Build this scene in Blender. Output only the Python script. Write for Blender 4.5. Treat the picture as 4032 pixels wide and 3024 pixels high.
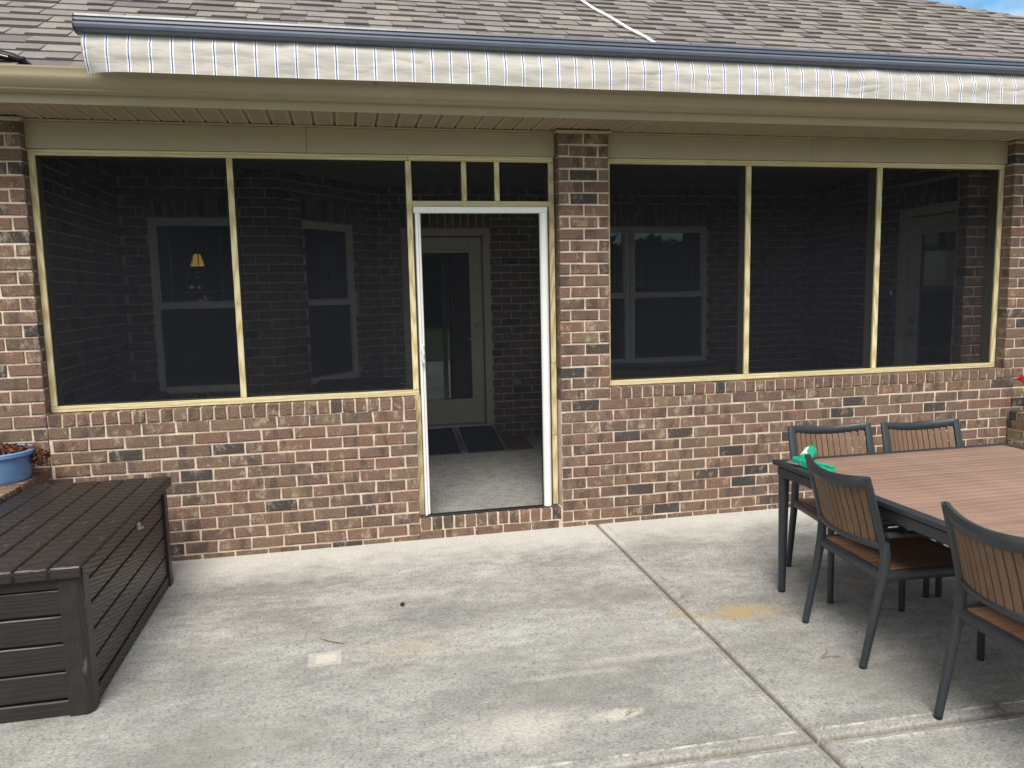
import bpy, math, random
from mathutils import Vector, Matrix, noise
R = math.radians
rnd = random.Random(7)
for o in list(bpy.data.objects): bpy.data.objects.remove(o)
sc = bpy.context.scene
C = sc.collection

# ------------------------------------------------------------------ camera
cam = bpy.data.cameras.new('camera'); camo = bpy.data.objects.new('camera', cam); C.objects.link(camo)
camo.location = (1.716, -5.1384, 1.674)
camo.rotation_euler = (1.45331899, 0.02153450, -0.21268514)
cam.sensor_width = 36; cam.lens = 3003.3 / 4032 * 36; cam.clip_end = 2000; cam.clip_start = .05
sc.camera = camo
sc.render.resolution_x, sc.render.resolution_y = 1024, 768

# ------------------------------------------------------------------ light
SUN_EL, SUN_AZ = 53, 194          # azimuth: degrees clockwise from +Y, where the sun stands
w = bpy.data.worlds.new('World'); sc.world = w; w.use_nodes = True
nt = w.node_tree; nt.nodes.clear()
def wn(t, **k):
    n = nt.nodes.new(t)
    for a, b in k.items(): setattr(n, a, b)
    return n
sky = wn('ShaderNodeTexSky', sky_type='NISHITA', sun_disc=False, sun_elevation=R(SUN_EL), sun_rotation=R(SUN_AZ), altitude=200, air_density=1.0, dust_density=.6, ozone_density=1.6)
tc = wn('ShaderNodeTexCoord')
mp = wn('ShaderNodeMapping'); mp.inputs['Scale'].default_value = (1, 1, 2.2); mp.inputs['Location'].default_value = (4.1, 1.2, .9)
ns = wn('ShaderNodeTexNoise'); ns.inputs['Scale'].default_value = 1.7; ns.inputs['Detail'].default_value = 7; ns.inputs['Roughness'].default_value = .58
rp = wn('ShaderNodeValToRGB'); rp.color_ramp.elements[0].position = .40; rp.color_ramp.elements[1].position = .58
mx = wn('ShaderNodeMixRGB'); mx.inputs['Color2'].default_value = (9.6, 9.2, 8.6, 1)
bg = wn('ShaderNodeBackground'); bg.inputs['Strength'].default_value = .085
ou = wn('ShaderNodeOutputWorld')
L = nt.links.new
L(tc.outputs['Generated'], mp.inputs[0]); L(mp.outputs[0], ns.inputs[0]); L(ns.outputs[0], rp.inputs[0])
sx = wn('ShaderNodeSeparateXYZ'); L(tc.outputs['Generated'], sx.inputs[0])
ma = wn('ShaderNodeMath', operation='MULTIPLY_ADD', use_clamp=True); ma.inputs[1].default_value = .62; ma.inputs[2].default_value = .38; L(sx.outputs[2], ma.inputs[0])
cl = wn('ShaderNodeMixRGB', blend_type='MULTIPLY'); cl.inputs[0].default_value = 1; cl.inputs['Color1'].default_value = (13.6, 12.7, 11.4, 1); L(ma.outputs[0], cl.inputs['Color2'])
L(cl.outputs[0], mx.inputs['Color2'])
L(rp.outputs[0], mx.inputs[0]); hs = wn('ShaderNodeHueSaturation'); hs.inputs['Saturation'].default_value = 1.4; hs.inputs['Value'].default_value = 1.25; hs.inputs['Hue'].default_value = .487; L(sky.outputs[0], hs.inputs['Color']); L(hs.outputs[0], mx.inputs['Color1']); L(mx.outputs[0], bg.inputs[0]); L(bg.outputs[0], ou.inputs[0])
sl = bpy.data.lights.new('sun', 'SUN'); sl.energy = 2.5; sl.angle = R(30); sl.color = (1, .95, .87)
slo = bpy.data.objects.new('sun', sl); C.objects.link(slo)
az = R(SUN_AZ); el = R(SUN_EL)
sd = Vector((math.sin(az) * math.cos(el), math.cos(az) * math.cos(el), math.sin(el)))
slo.rotation_euler = sd.to_track_quat('Z', 'Y').to_euler(); slo.location = sd * 30
sc.view_settings.view_transform = 'Standard'; sc.view_settings.look = 'None'
sc.view_settings.exposure = 0.85; sc.view_settings.gamma = 1; sc.view_settings.use_curve_mapping = False
sc.render.engine = 'CYCLES'
sc.cycles.max_bounces = 5; sc.cycles.diffuse_bounces = 3; sc.cycles.glossy_bounces = 3; sc.cycles.transparent_max_bounces = 8

# ------------------------------------------------------------------ material helpers
class NT:
    def __init__(s, name):
        s.m = bpy.data.materials.new(name); s.m.use_nodes = True; s.t = s.m.node_tree
        s.t.nodes.clear(); s.o = s.n('ShaderNodeOutputMaterial')
    def n(s, t, ins=None, **k):
        x = s.t.nodes.new(t)
        for a, b in k.items(): setattr(x, a, b)
        for a, b in (ins or {}).items(): s.set(x.inputs[a], b)
        return x
    def set(s, i, v):
        if isinstance(v, bpy.types.NodeSocket): s.t.links.new(v, i)
        elif isinstance(v, (tuple, list)) and len(v) == 3 and i.type == 'RGBA': i.default_value = (*v, 1)
        else: i.default_value = v
    def coord(s, scale=(1, 1, 1), obj=False, loc=(0, 0, 0), rot=(0, 0, 0)):
        if obj: c = s.n('ShaderNodeTexCoord').outputs['Object']
        else: c = s.n('ShaderNodeNewGeometry').outputs['Position']
        return s.n('ShaderNodeMapping', {'Vector': c, 'Scale': scale, 'Location': loc, 'Rotation': rot}).outputs[0]
    def noise(s, vec, scale, detail=3, rough=.55, dist=0, dim='3D'):
        return s.n('ShaderNodeTexNoise', noise_dimensions=dim, ins={'Vector': vec, 'Scale': scale, 'Detail': detail, 'Roughness': rough, 'Distortion': dist}).outputs[0]
    def ramp(s, f, *pts, interp='LINEAR'):
        r = s.n('ShaderNodeValToRGB', {'Fac': f}); e = r.color_ramp; e.interpolation = interp
        while len(e.elements) < len(pts): e.elements.new(.5)
        for x, (p, c) in zip(e.elements, pts):
            x.position = p; x.color = (c, c, c, 1) if isinstance(c, (int, float)) else (*c, 1)
        return r.outputs[0]
    def mix(s, f, a, b, mode='MIX'):
        return s.n('ShaderNodeMixRGB', {'Fac': f, 'Color1': a, 'Color2': b}, blend_type=mode).outputs[0]
    def math(s, op, a, b=0, c=0):
        return s.n('ShaderNodeMath', {0: a, 1: b, 2: c}, operation=op).outputs[0]
    def attr(s, name): return s.n('ShaderNodeAttribute', attribute_name=name).outputs['Fac']
    def rand(s): return s.n('ShaderNodeObjectInfo').outputs['Random']
    def bump(s, h, strength=.3, dist=.01):
        return s.n('ShaderNodeBump', {'Height': h, 'Strength': strength, 'Distance': dist}).outputs[0]
    def pbr(s, col, rough=.6, normal=None, metal=0, spec=.5, **k):
        d = {'Base Color': col, 'Roughness': rough, 'Metallic': metal, 'Specular IOR Level': spec}
        if normal is not None: d['Normal'] = normal
        d.update(k)
        b = s.n('ShaderNodeBsdfPrincipled', d)
        s.t.links.new(b.outputs[0], s.o.inputs[0]); return s.m
    def out(s, sh): s.t.links.new(sh, s.o.inputs[0]); return s.m

M = {}
def m_brick():
    t = NT('brick'); p = t.coord()
    tint = t.math('FRACT', t.math('ADD', t.attr('tint'), t.rand()))
    base = t.ramp(tint, (0, (.172, .110, .083)), (.18, (.192, .118, .088)), (.36, (.140, .092, .073)), (.50, (.200, .112, .080)), (.64, (.175, .120, .088)),
                  (.76, (.150, .100, .078)), (.86, (.205, .142, .096)), (.90, (.105, .072, .058)), (.94, (.066, .056, .052)), (1, (.058, .050, .048)))
    off = t.n('ShaderNodeCombineXYZ', {0: t.math('MULTIPLY', t.rand(), 31.), 1: t.math('MULTIPLY', t.rand(), 17.)}).outputs[0]
    pv = t.n('ShaderNodeVectorMath', {0: p, 1: off}, operation='ADD').outputs[0]
    pst = t.n('ShaderNodeMapping', {'Vector': pv, 'Scale': (1, 1, .35)}).outputs[0]
    fl = t.ramp(t.noise(pst, 12, 1), (.55, 0), (.67, 1))
    base = t.mix(t.math('MULTIPLY', fl, .62), base, (.058, .048, .046))
    lime = t.ramp(t.noise(t.n('ShaderNodeMapping', {'Vector': pv, 'Scale': (1, 1, .6), 'Location': (5, 3, 1)}).outputs[0], 12, 4, .8), (.545, 0), (.68, 1))
    base = t.mix(t.math('MULTIPLY', lime, .62), base, (.44, .355, .25))
    red = t.ramp(t.noise(pv, 13, 1), (.68, 0), (.78, .7))
    base = t.mix(t.math('MULTIPLY', red, .55), base, (.21, .085, .055))
    f = t.noise(p, 130, 2, .7)
    base = t.mix(1, base, t.ramp(f, (.28, .5), (.72, 1.45)), 'MULTIPLY')
    sp = t.ramp(f, (.70, 0), (.76, 1))
    base = t.mix(t.math('MULTIPLY', sp, .55), base, (.5, .45, .38))
    h = t.noise(p, 75, 3, .75)
    return t.pbr(base, .88, t.bump(h, .8, .006), spec=.25)
def m_mortar():
    t = NT('mortar'); p = t.coord()
    c = t.ramp(t.noise(p, 14, 5), (.3, (.54, .42, .32)), (.55, (.67, .55, .43)), (.75, (.75, .64, .52)))
    c = t.mix(1, c, t.ramp(t.noise(p, 160, 3), (.3, .8), (.7, 1.12)), 'MULTIPLY')
    return t.pbr(c, .95, t.bump(t.noise(p, 90, 2, .7), .8, .008), spec=.1)
def m_concrete(name, stains=True):
    t = NT(name); p = t.coord()
    big = t.noise(t.coord((1, 1.6, 1)), 1.3, 4, .62, dim='2D')
    if stains: c = t.ramp(big, (.32, (.245, .238, .220)), (.46, (.305, .297, .275)), (.58, (.355, .346, .322)), (.72, (.405, .396, .368)))
    else: c = t.ramp(big, (.32, (.56, .55, .51)), (.7, (.66, .65, .61)))
    med = t.noise(t.coord((1, 2.0, 1), rot=(0, 0, .2)), 9, 4, .72, dim='2D')
    c = t.mix(1, c, t.ramp(med, (.3, .78), (.5, .99), (.7, 1.15)), 'MULTIPLY')
    fine = t.noise(t.coord((1, 1.7, 1)), 60, 3, .8, dim='2D')
    c = t.mix(1, c, t.ramp(fine, (.32, .70), (.5, 1.0), (.68, 1.18)), 'MULTIPLY')
    pit = t.ramp(t.noise(t.coord((1, .6, 1)), 60, 1, dim='2D'), (.655, 0), (.69, 1))
    c = t.mix(t.math('MULTIPLY', pit, .5), c, (.13, .125, .12))
    if stains:
        sep = t.n('ShaderNodeSeparateXYZ', {0: p})
        y, x = sep.outputs[1], sep.outputs[0]
        wob = t.math('MULTIPLY', t.math('SUBTRACT', t.noise(p, 6.5, 4, .7, dim='2D'), .5), 1.8)
        # cleaner, paler strip that the eaves keep dry along the house
        clean = t.ramp(t.math('ADD', y, t.math('MULTIPLY', wob, .30)), (-.0, 1), (1, 1))
        cl = t.n('ShaderNodeMapRange', {0: t.math('ADD', y, t.math('MULTIPLY', wob, .28)), 1: -.62, 2: -.18, 3: 0., 4: .72}).outputs[0]
        c = t.mix(cl, c, t.mix(1, (.60, .58, .525), t.ramp(fine, (.3, .8), (.7, 1.12)), 'MULTIPLY'))
        wea = t.n('ShaderNodeMapRange', {0: t.math('ADD', y, t.math('MULTIPLY', wob, .5)), 1: -.9, 2: -2.3, 3: 0., 4: .30}).outputs[0]
        c = t.mix(wea, c, t.mix(1, (.19, .188, .176), t.ramp(fine, (.3, .6), (.7, 1.5)), 'MULTIPLY'))
        def blob(cx, cy, rx, ry, lo=.25, hi=.9, amp=.8):
            d = t.n('ShaderNodeMapping', {'Vector': p, 'Location': (-cx / rx, -cy / ry, 0), 'Scale': (1 / rx, 1 / ry, 0)}).outputs[0]
            l = t.math('ADD', t.n('ShaderNodeVectorMath', {0: d}, operation='LENGTH').outputs['Value'], wob)
            return t.math('MULTIPLY', t.math('MULTIPLY', t.ramp(l, (lo, 1), (hi, 0)), amp), t.ramp(fine, (.3, .5), (.6, 1)))
        c = t.mix(blob(3.67, -1.655, .30, .12, .0, 1.55, .85), c, (.40, .29, .115))
        c = t.mix(blob(3.38, -1.60, .20, .14, .1, .7, .6), c, (.40, .29, .13))
        c = t.mix(blob(1.95, -1.62, .34, .12, .0, 1.2, .38), c, (.38, .30, .18))
        c = t.mix(blob(4.3, -1.05, .2, .1, .1, .9, .5), c, (.40, .30, .14))
        c = t.mix(blob(2.30, -2.42, .24, .17, .2, 1.0, .6), c, (.52, .49, .42))
        c = t.mix(blob(2.70, -2.42, .13, .05, .4, .9, .75), c, (.54, .51, .44))
        for a in ((2.25, -1.85, .6, .14), (1.2, -2.25, .6, .25), (2.9, -1.72, .4, .12), (2.5, -2.2, .5, .12), (3.9, -2.4, .5, .2), (2.95, -1.25, .35, .2), (.9, -2.6, .5, .25)):
            c = t.mix(blob(*a, .0, 1.3, .5), c, (.205, .197, .172))
        for a in ((2.95, -1.98, .5, .045), (2.6, -2.06, .3, .03), (1.9, -.95, .6, .08), (4.6, -2.1, .4, .05)):
            c = t.mix(blob(*a, .2, 1.3, .38), c, (.52, .49, .42))
        def rect(cx, cy, hx, hy, amp, e=.006):
            ax = t.math('ABSOLUTE', t.math('SUBTRACT', x, cx)); ay = t.math('ABSOLUTE', t.math('SUBTRACT', y, cy))
            fx = t.ramp(t.math('SUBTRACT', ax, hx), (0, 1), (e, 0)); fy = t.ramp(t.math('SUBTRACT', ay, hy), (0, 1), (e, 0))
            return t.math('MULTIPLY', t.math('MULTIPLY', fx, fy), t.math('MULTIPLY', t.ramp(fine, (.3, .5), (.6, 1)), amp))
        c = t.mix(rect(1.541, -1.632, .072, .064, .5), c, (.52, .50, .44))
        c = t.mix(rect(1.548, -1.632, .043, .037, .6), c, (.60, .545, .44))
        wv = t.n('ShaderNodeTexVoronoi', {'Vector': t.n('ShaderNodeVectorMath', {0: p, 1: wob}, operation='ADD').outputs[0], 'Scale': 5.}, feature='DISTANCE_TO_EDGE').outputs[0]
        scr = t.math('MULTIPLY', t.ramp(wv, (.0, 1), (.012, 0)), t.ramp(med, (.55, 0), (.66, .5)))
        c = t.mix(scr, c, (.60, .58, .53))
        a = t.attr('tint')                                  # 1 = the ridge the edging tool left, .5 = soil in the joint
        c = t.mix(t.math('MULTIPLY', t.math('GREATER_THAN', a, .8), t.ramp(med, (.40, .0), (.60, .5))), c, (.58, .55, .47))
        gr = t.math('MULTIPLY', t.math('GREATER_THAN', a, .3), t.math('LESS_THAN', a, .7))
        c = t.mix(t.math('MULTIPLY', gr, .5), c, (.21, .18, .125))
    return t.pbr(c, .9, t.bump(t.noise(p, 110, 2, .7, dim='2D'), .6, .005), spec=.2)
def m_plain(name, col, rough=.5, var=.08, scale=30, bump=.05, metal=0, spec=.5, **k):
    t = NT(name); p = t.coord()
    f = t.noise(p, scale, 4)
    c = t.mix(1, col, t.ramp(f, (.25, 1 - var), (.75, 1 + var)), 'MULTIPLY')
    rr = t.ramp(t.noise(p, scale * .4, 3), (.3, max(0, rough - .07)), (.7, min(1, rough + .07)))
    return t.pbr(c, rr, t.bump(f, bump, .003) if bump else None, metal, spec, **k)
def m_wood(name, axis, cols, ring=38, rough=.75, bump=.25, knots=True, obj=False):
    t = NT(name)
    s = [1, 1, 1]; s[axis] = .07
    p = t.coord(tuple(s), obj)
    if obj:
        off = t.n('ShaderNodeCombineXYZ', {0: t.math('MULTIPLY', t.rand(), 7.), 1: t.math('MULTIPLY', t.rand(), 5.), 2: t.math('MULTIPLY', t.rand(), 3.)}).outputs[0]
        p = t.n('ShaderNodeVectorMath', {0: p, 1: off}, operation='ADD').outputs[0]
    d = t.noise(p, 5, 3)
    v = t.n('ShaderNodeTexWave', {'Vector': p, 'Scale': ring, 'Distortion': 9, 'Detail': 3, 'Detail Scale': .6, 'Detail Roughness': .6}, wave_type='RINGS').outputs[1]
    g = t.noise(p, 160, 3, .7)
    c = t.ramp(v, (.05, cols[0]), (.5, cols[1]), (.95, cols[2]))
    c = t.mix(1, c, t.ramp(d, (.3, .84), (.7, 1.12)), 'MULTIPLY')
    c = t.mix(1, c, t.ramp(g, (.3, .88), (.7, 1.08)), 'MULTIPLY')
    if knots:
        k = t.n('ShaderNodeTexVoronoi', {'Vector': t.coord(tuple(.35 if i == axis else 1 for i in range(3)), obj), 'Scale': 2.6}).outputs[0]
        c = t.mix(t.ramp(k, (.03, .75), (.06, 0)), c, (.17, .075, .035))
    return t.pbr(c, rough, t.bump(t.math('ADD', v, g), bump, .002), spec=.3)
def m_shingle():
    t = NT('asphalt_shingle'); p = t.coord()
    tint = t.math('FRACT', t.math('ADD', t.attr('tint'), t.rand()))
    c = t.ramp(tint, (0, (.165, .147, .142)), (.25, (.228, .209, .188)), (.5, (.182, .162, .157)), (.7, (.255, .235, .208)), (.85, (.135, .118, .120)), (1, (.205, .186, .172)))
    g = t.noise(p, 240, 3, .8)
    c = t.mix(1, c, t.ramp(g, (.3, .5), (.5, 1.), (.72, 1.65)), 'MULTIPLY')
    c = t.mix(1, c, t.ramp(t.noise(p, 6, 4), (.3, .88), (.7, 1.1)), 'MULTIPLY')
    return t.pbr(c, .95, t.bump(g, .6, .004), spec=.15)
def m_screen(name, k):
    t = NT(name)
    p = t.coord()
    f = t.noise(t.coord((2, 2, 90)), 8, 2, .7)
    fac = t.ramp(f, (.3, k - .15), (.5, k), (.7, k + .15))
    df = t.n('ShaderNodeBsdfDiffuse', {'Color': (.0165, .0182, .0232)}).outputs[0]
    tr = t.n('ShaderNodeBsdfTransparent', {'Color': (1, 1, 1)}).outputs[0]
    return t.out(t.n('ShaderNodeMixShader', {0: fac, 1: tr, 2: df}).outputs[0])
def m_glass():
    t = NT('window_glass')
    gl = t.n('ShaderNodeBsdfGlossy', {'Color': (.95, 1, 1), 'Roughness': .01}).outputs[0]
    tr = t.n('ShaderNodeBsdfTransparent', {'Color': (.62, .72, .70)}).outputs[0]
    fr = t.n('ShaderNodeFresnel', {'IOR': 1.5}).outputs[0]
    fr = t.math('MULTIPLY_ADD', fr, 1.5, .06)
    return t.out(t.n('ShaderNodeMixShader', {0: fr, 1: tr, 2: gl}).outputs[0])
def m_fabric():
    t = NT('awning_fabric'); p = t.coord()
    x = t.n('ShaderNodeSeparateXYZ', {0: p}).outputs[0]
    f = t.math('FRACT', t.math('DIVIDE', t.math('SUBTRACT', x, .394), .1062))
    d = t.math('ABSOLUTE', t.math('SUBTRACT', f, .5))
    base = t.mix(1, (.465, .436, .40), t.ramp(t.noise(t.coord((1, 1, 3)), 9, 5), (.3, .92), (.7, 1.06)), 'MULTIPLY')
    base = t.mix(1, base, t.ramp(t.noise(p, 420, 2), (.3, .93), (.7, 1.06)), 'MULTIPLY')
    c = t.mix(t.ramp(d, (.082, 1), (.092, 0)), base, (.74, .75, .78))
    c = t.mix(t.ramp(d, (.024, 1), (.034, 0)), c, (.06, .08, .24))
    return t.pbr(c, .9, t.bump(t.noise(t.coord((.6, 1, 2)), 14, 4), .25, .02), spec=.1)
def m_deckbox():
    t = NT('dark_resin'); p = t.coord()
    return None
def m_resin(name, axis):
    t = NT(name)
    s = [1, 1, 1]; s[axis] = .16
    p = t.coord(tuple(s), True)
    off = t.n('ShaderNodeCombineXYZ', {0: t.math('MULTIPLY', t.rand(), 7.), 1: t.math('MULTIPLY', t.rand(), 5.), 2: t.math('MULTIPLY', t.rand(), 3.)}).outputs[0]
    p = t.n('ShaderNodeVectorMath', {0: p, 1: off}, operation='ADD').outputs[0]
    v = t.n('ShaderNodeTexWave', {'Vector': p, 'Scale': 30, 'Distortion': 6.5, 'Detail': 2, 'Detail Scale': .6}, wave_type='RINGS').outputs[1]
    q = t.coord(obj=True)
    c = t.ramp(v, (.1, (.017, .0135, .0125)), (.9, (.025, .020, .0185)))
    c = t.mix(t.ramp(t.noise(q, 5, 5, .65), (.56, 0), (.82, .35)), c, (.05, .044, .042))
    s1 = t.noise(t.coord((1, 1, .3), True, rot=(.4, .5, .2)), 28, 2)
    c = t.mix(t.ramp(s1, (.655, 0), (.75, .6)), c, (.15, .145, .145))
    return t.pbr(c, t.ramp(v, (.2, .5), (.8, .36)), t.bump(v, .34, .002), spec=.5)
def m_slat(name, axis, cols, rough=.6):
    t = NT(name); s = [1, 1, 1]; s[axis] = .08
    p = t.coord(tuple(s), True)
    c = t.ramp(t.noise(p, 60, 4, .6), (.3, cols[0]), (.7, cols[1]))
    c = t.mix(1, c, t.ramp(t.rand(), (0, .9), (1, 1.1)), 'MULTIPLY')
    c = t.mix(t.ramp(t.noise(t.coord((1, 2.5, 1)), 7, 5, .7), (.58, 0), (.8, .4)), c, tuple(min(1, x * 1.5 + .03) for x in cols[1]))
    return t.pbr(c, rough, t.bump(t.noise(p, 120, 3), .25, .002), spec=.35)
def m_leaf(name, c1, c2, trans=.25):
    t = NT(name)
    c = t.ramp(t.math('FRACT', t.math('ADD', t.attr('tint'), t.rand())), (0, c1), (1, c2))
    a = t.n('ShaderNodeBsdfPrincipled', {'Base Color': c, 'Roughness': .6, 'Specular IOR Level': .3}).outputs[0]
    b = t.n('ShaderNodeBsdfTranslucent', {'Color': c}).outputs[0]
    return t.out(t.n('ShaderNodeMixShader', {0: trans, 1: a, 2: b}).outputs[0])
def m_grass():
    t = NT('lawn_grass'); p = t.coord()
    c = t.ramp(t.noise(p, 3, 8, .7), (.3, (.03, .06, .016)), (.5, (.06, .10, .03)), (.7, (.10, .13, .045)))
    return t.pbr(c, .95, t.bump(t.noise(p, 60, 4), 1, .03), spec=.1)
def m_emit(name, col, s):
    t = NT(name); return t.pbr((.8, .6, .35), .5, **{'Emission Color': (*col, 1), 'Emission Strength': s})
def m_soffit():
    t = NT('soffit_vinyl'); p = t.coord()
    x, y = t.n('ShaderNodeSeparateXYZ', {0: p}).outputs[:2]
    fx = t.math('ABSOLUTE', t.math('SUBTRACT', t.math('FRACT', t.math('MULTIPLY', x, 115)), .5))
    fy = t.math('ABSOLUTE', t.math('SUBTRACT', t.math('FRACT', t.math('MULTIPLY', y, 60)), .5))
    cell = t.math('FRACT', t.math('DIVIDE', t.math('SUBTRACT', x, .0015), .1302))
    band = t.math('MULTIPLY', t.math('GREATER_THAN', cell, .19), t.math('LESS_THAN', cell, .79))
    hole = t.math('MULTIPLY', band, t.math('MULTIPLY', t.ramp(fx, (.2, 1), (.3, 0)), t.ramp(fy, (.3, 1), (.4, 0))))
    c = t.mix(t.math('MULTIPLY', hole, .6), (.40, .325, .22), (.12, .10, .075))
    c = t.mix(1, c, t.ramp(t.noise(p, 8, 4), (.3, .92), (.7, 1.06)), 'MULTIPLY')
    return t.pbr(c, .55, t.bump(hole, .3, -.003), spec=.3)
def m_coir():
    t = NT('coir'); p = t.coord()
    n = t.noise(p, 220, 3, .8)
    return t.pbr(t.ramp(n, (.3, (.14, .07, .03)), (.7, (.32, .18, .09))), .95, t.bump(n, 1, .01), spec=.1)

M['brick'] = m_brick(); M['mortar'] = m_mortar(); M['concrete'] = m_concrete('patio_concrete'); M['floor'] = m_concrete('porch_concrete', False)
PINE = ((.50, .40, .205), (.62, .53, .305), (.68, .60, .385))
STUD = ((.20, .17, .10), (.28, .24, .145), (.33, .29, .19))
for a, n in enumerate('xyz'): M['stud_' + n] = m_wood('weathered_stud_' + n, a, STUD, obj=True)
for a, n in enumerate('xyz'): M['pine_' + n] = m_wood('fresh_pine_' + n, a, PINE, obj=True)
M['shingle'] = m_shingle(); M['screen'] = m_screen('insect_screen', .60); M['door_screen'] = m_screen('door_screen', .35); M['glass'] = m_glass(); M['fabric'] = m_fabric()
for a, n in enumerate('xyz'): M['resin_' + n] = m_resin('dark_resin_' + n, a)
M['resin_plain'] = m_plain('dark_resin_smooth', (.020, .016, .0148), .48, .2, 9, .1)
M['beige'] = m_plain('beige_aluminium', (.40, .335, .225), .42, .05, 5, .05)
M['frieze'] = m_plain('beige_trim', (.375, .312, .215), .5, .05, 5, .05)
M['soffit'] = m_soffit()
M['awnbar'] = m_plain('slate_powder_coat', (.085, .10, .135), .30, .05, 12, .03)
M['awnbar_dark'] = m_plain('slate_dark', (.02, .022, .03), .5, .05, 12, .0)
M['white_alu'] = m_plain('white_aluminium', (.74, .74, .71), .35, .04, 6, .03)
M['black_alu'] = m_plain('black_aluminium', (.012, .012, .014), .35, .1, 12, .03)
M['charcoal'] = m_plain('charcoal_powder_coat', (.026, .030, .036), .38, .12, 40, .08)
M['slat_back'] = m_slat('brown_slat', 2, ((.135, .078, .045), (.180, .108, .070)))
M['slat_seat'] = m_slat('brown_slat_seat', 1, ((.12, .064, .036), (.165, .092, .054)))
M['slat_table'] = m_slat('brown_slat_table', 0, ((.205, .128, .094), (.265, .172, .132)), .5)
M['white_vinyl'] = m_plain('cream_vinyl', (.80, .78, .71), .4, .03, 6, .03)
M['door_paint'] = m_plain('beige_door_paint', (.60, .55, .43), .45, .04, 6, .03)
M['ceiling'] = m_plain('porch_ceiling', (.22, .21, .19), .7, .05, 6, .03)
M['room'] = m_plain('room_wall', (.22, .22, .19), .9, .05, 3, 0)
M['steel'] = m_plain('satin_nickel', (.55, .54, .52), .3, .08, 30, .02, 1)
M['alu'] = m_plain('mill_aluminium', (.62, .63, .64), .4, .08, 30, .04, 1)
M['grit'] = m_plain('black_grit', (.018, .019, .022), .95, .5, 300, .8)
M['coir'] = m_coir()
M['blue'] = m_plain('blue_plastic', (.15, .265, .47), .42, .07, 9, .03)
M['mulch'] = m_leaf('dead_leaves', (.06, .022, .014), (.20, .085, .045), .1)
M['green_leaf'] = m_leaf('green_leaf', (.10, .22, .03), (.28, .42, .07))
M['red_petal'] = m_leaf('red_petal', (.62, .02, .025), (.80, .06, .05))
M['orange_petal'] = m_leaf('orange_petal', (.55, .12, .04), (.68, .2, .08))
M['gun_green'] = m_plain('chipped_green_paint', (.012, .33, .19), .4, .35, 60, .1)
M['gun_white'] = m_plain('white_plastic', (.75, .78, .76), .4, .1, 40, .02)
M['cable'] = m_plain('white_cable', (.85, .85, .84), .5, .03, 20, .02)
M['black_gloss'] = m_plain('black_plastic', (.012, .012, .013), .18, .1, 20, .03)
M['clear'] = m_plain('clear_cover', (.55, .56, .56), .15, .05, 20, .02, 0, .5, **{'Transmission Weight': .6})
M['sofa'] = m_plain('dark_wicker', (.03, .028, .028), .7, .3, 120, .5)
M['cushion'] = m_plain('dark_cushion', (.05, .05, .055), .9, .15, 90, .3)
M['blind'] = m_plain('grey_blind', (.62, .68, .74), .5, .04, 20, 0)
M['card'] = m_plain('cardboard', (.42, .36, .26), .85, .06, 12, .05)
M['curtain'] = m_plain('pale_curtain', (.45, .50, .52), .9, .1, 20, .1)
M['lamp'] = m_emit('lit_lamp_glass', (1, .46, .11), .8)
M['bronze'] = m_plain('dark_bronze', (.03, .022, .016), .45, .1, 30, .03)
M['bark'] = m_plain('tree_bark', (.09, .07, .05), .95, .3, 12, .8)
M['tree_leaf'] = m_leaf('tree_leaf', (.025, .06, .014), (.07, .12, .03))
M['grass'] = m_grass()
M['debris_dark'] = m_plain('dead_leaf', (.10, .055, .03), .8, .3, 60, .3)
M['needle'] = m_plain('pine_needle', (.20, .10, .055), .8, .3, 60, .1)
M['specks'] = m_leaf('specks', (.05, .04, .035), (.42, .33, .18), .05)

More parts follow.
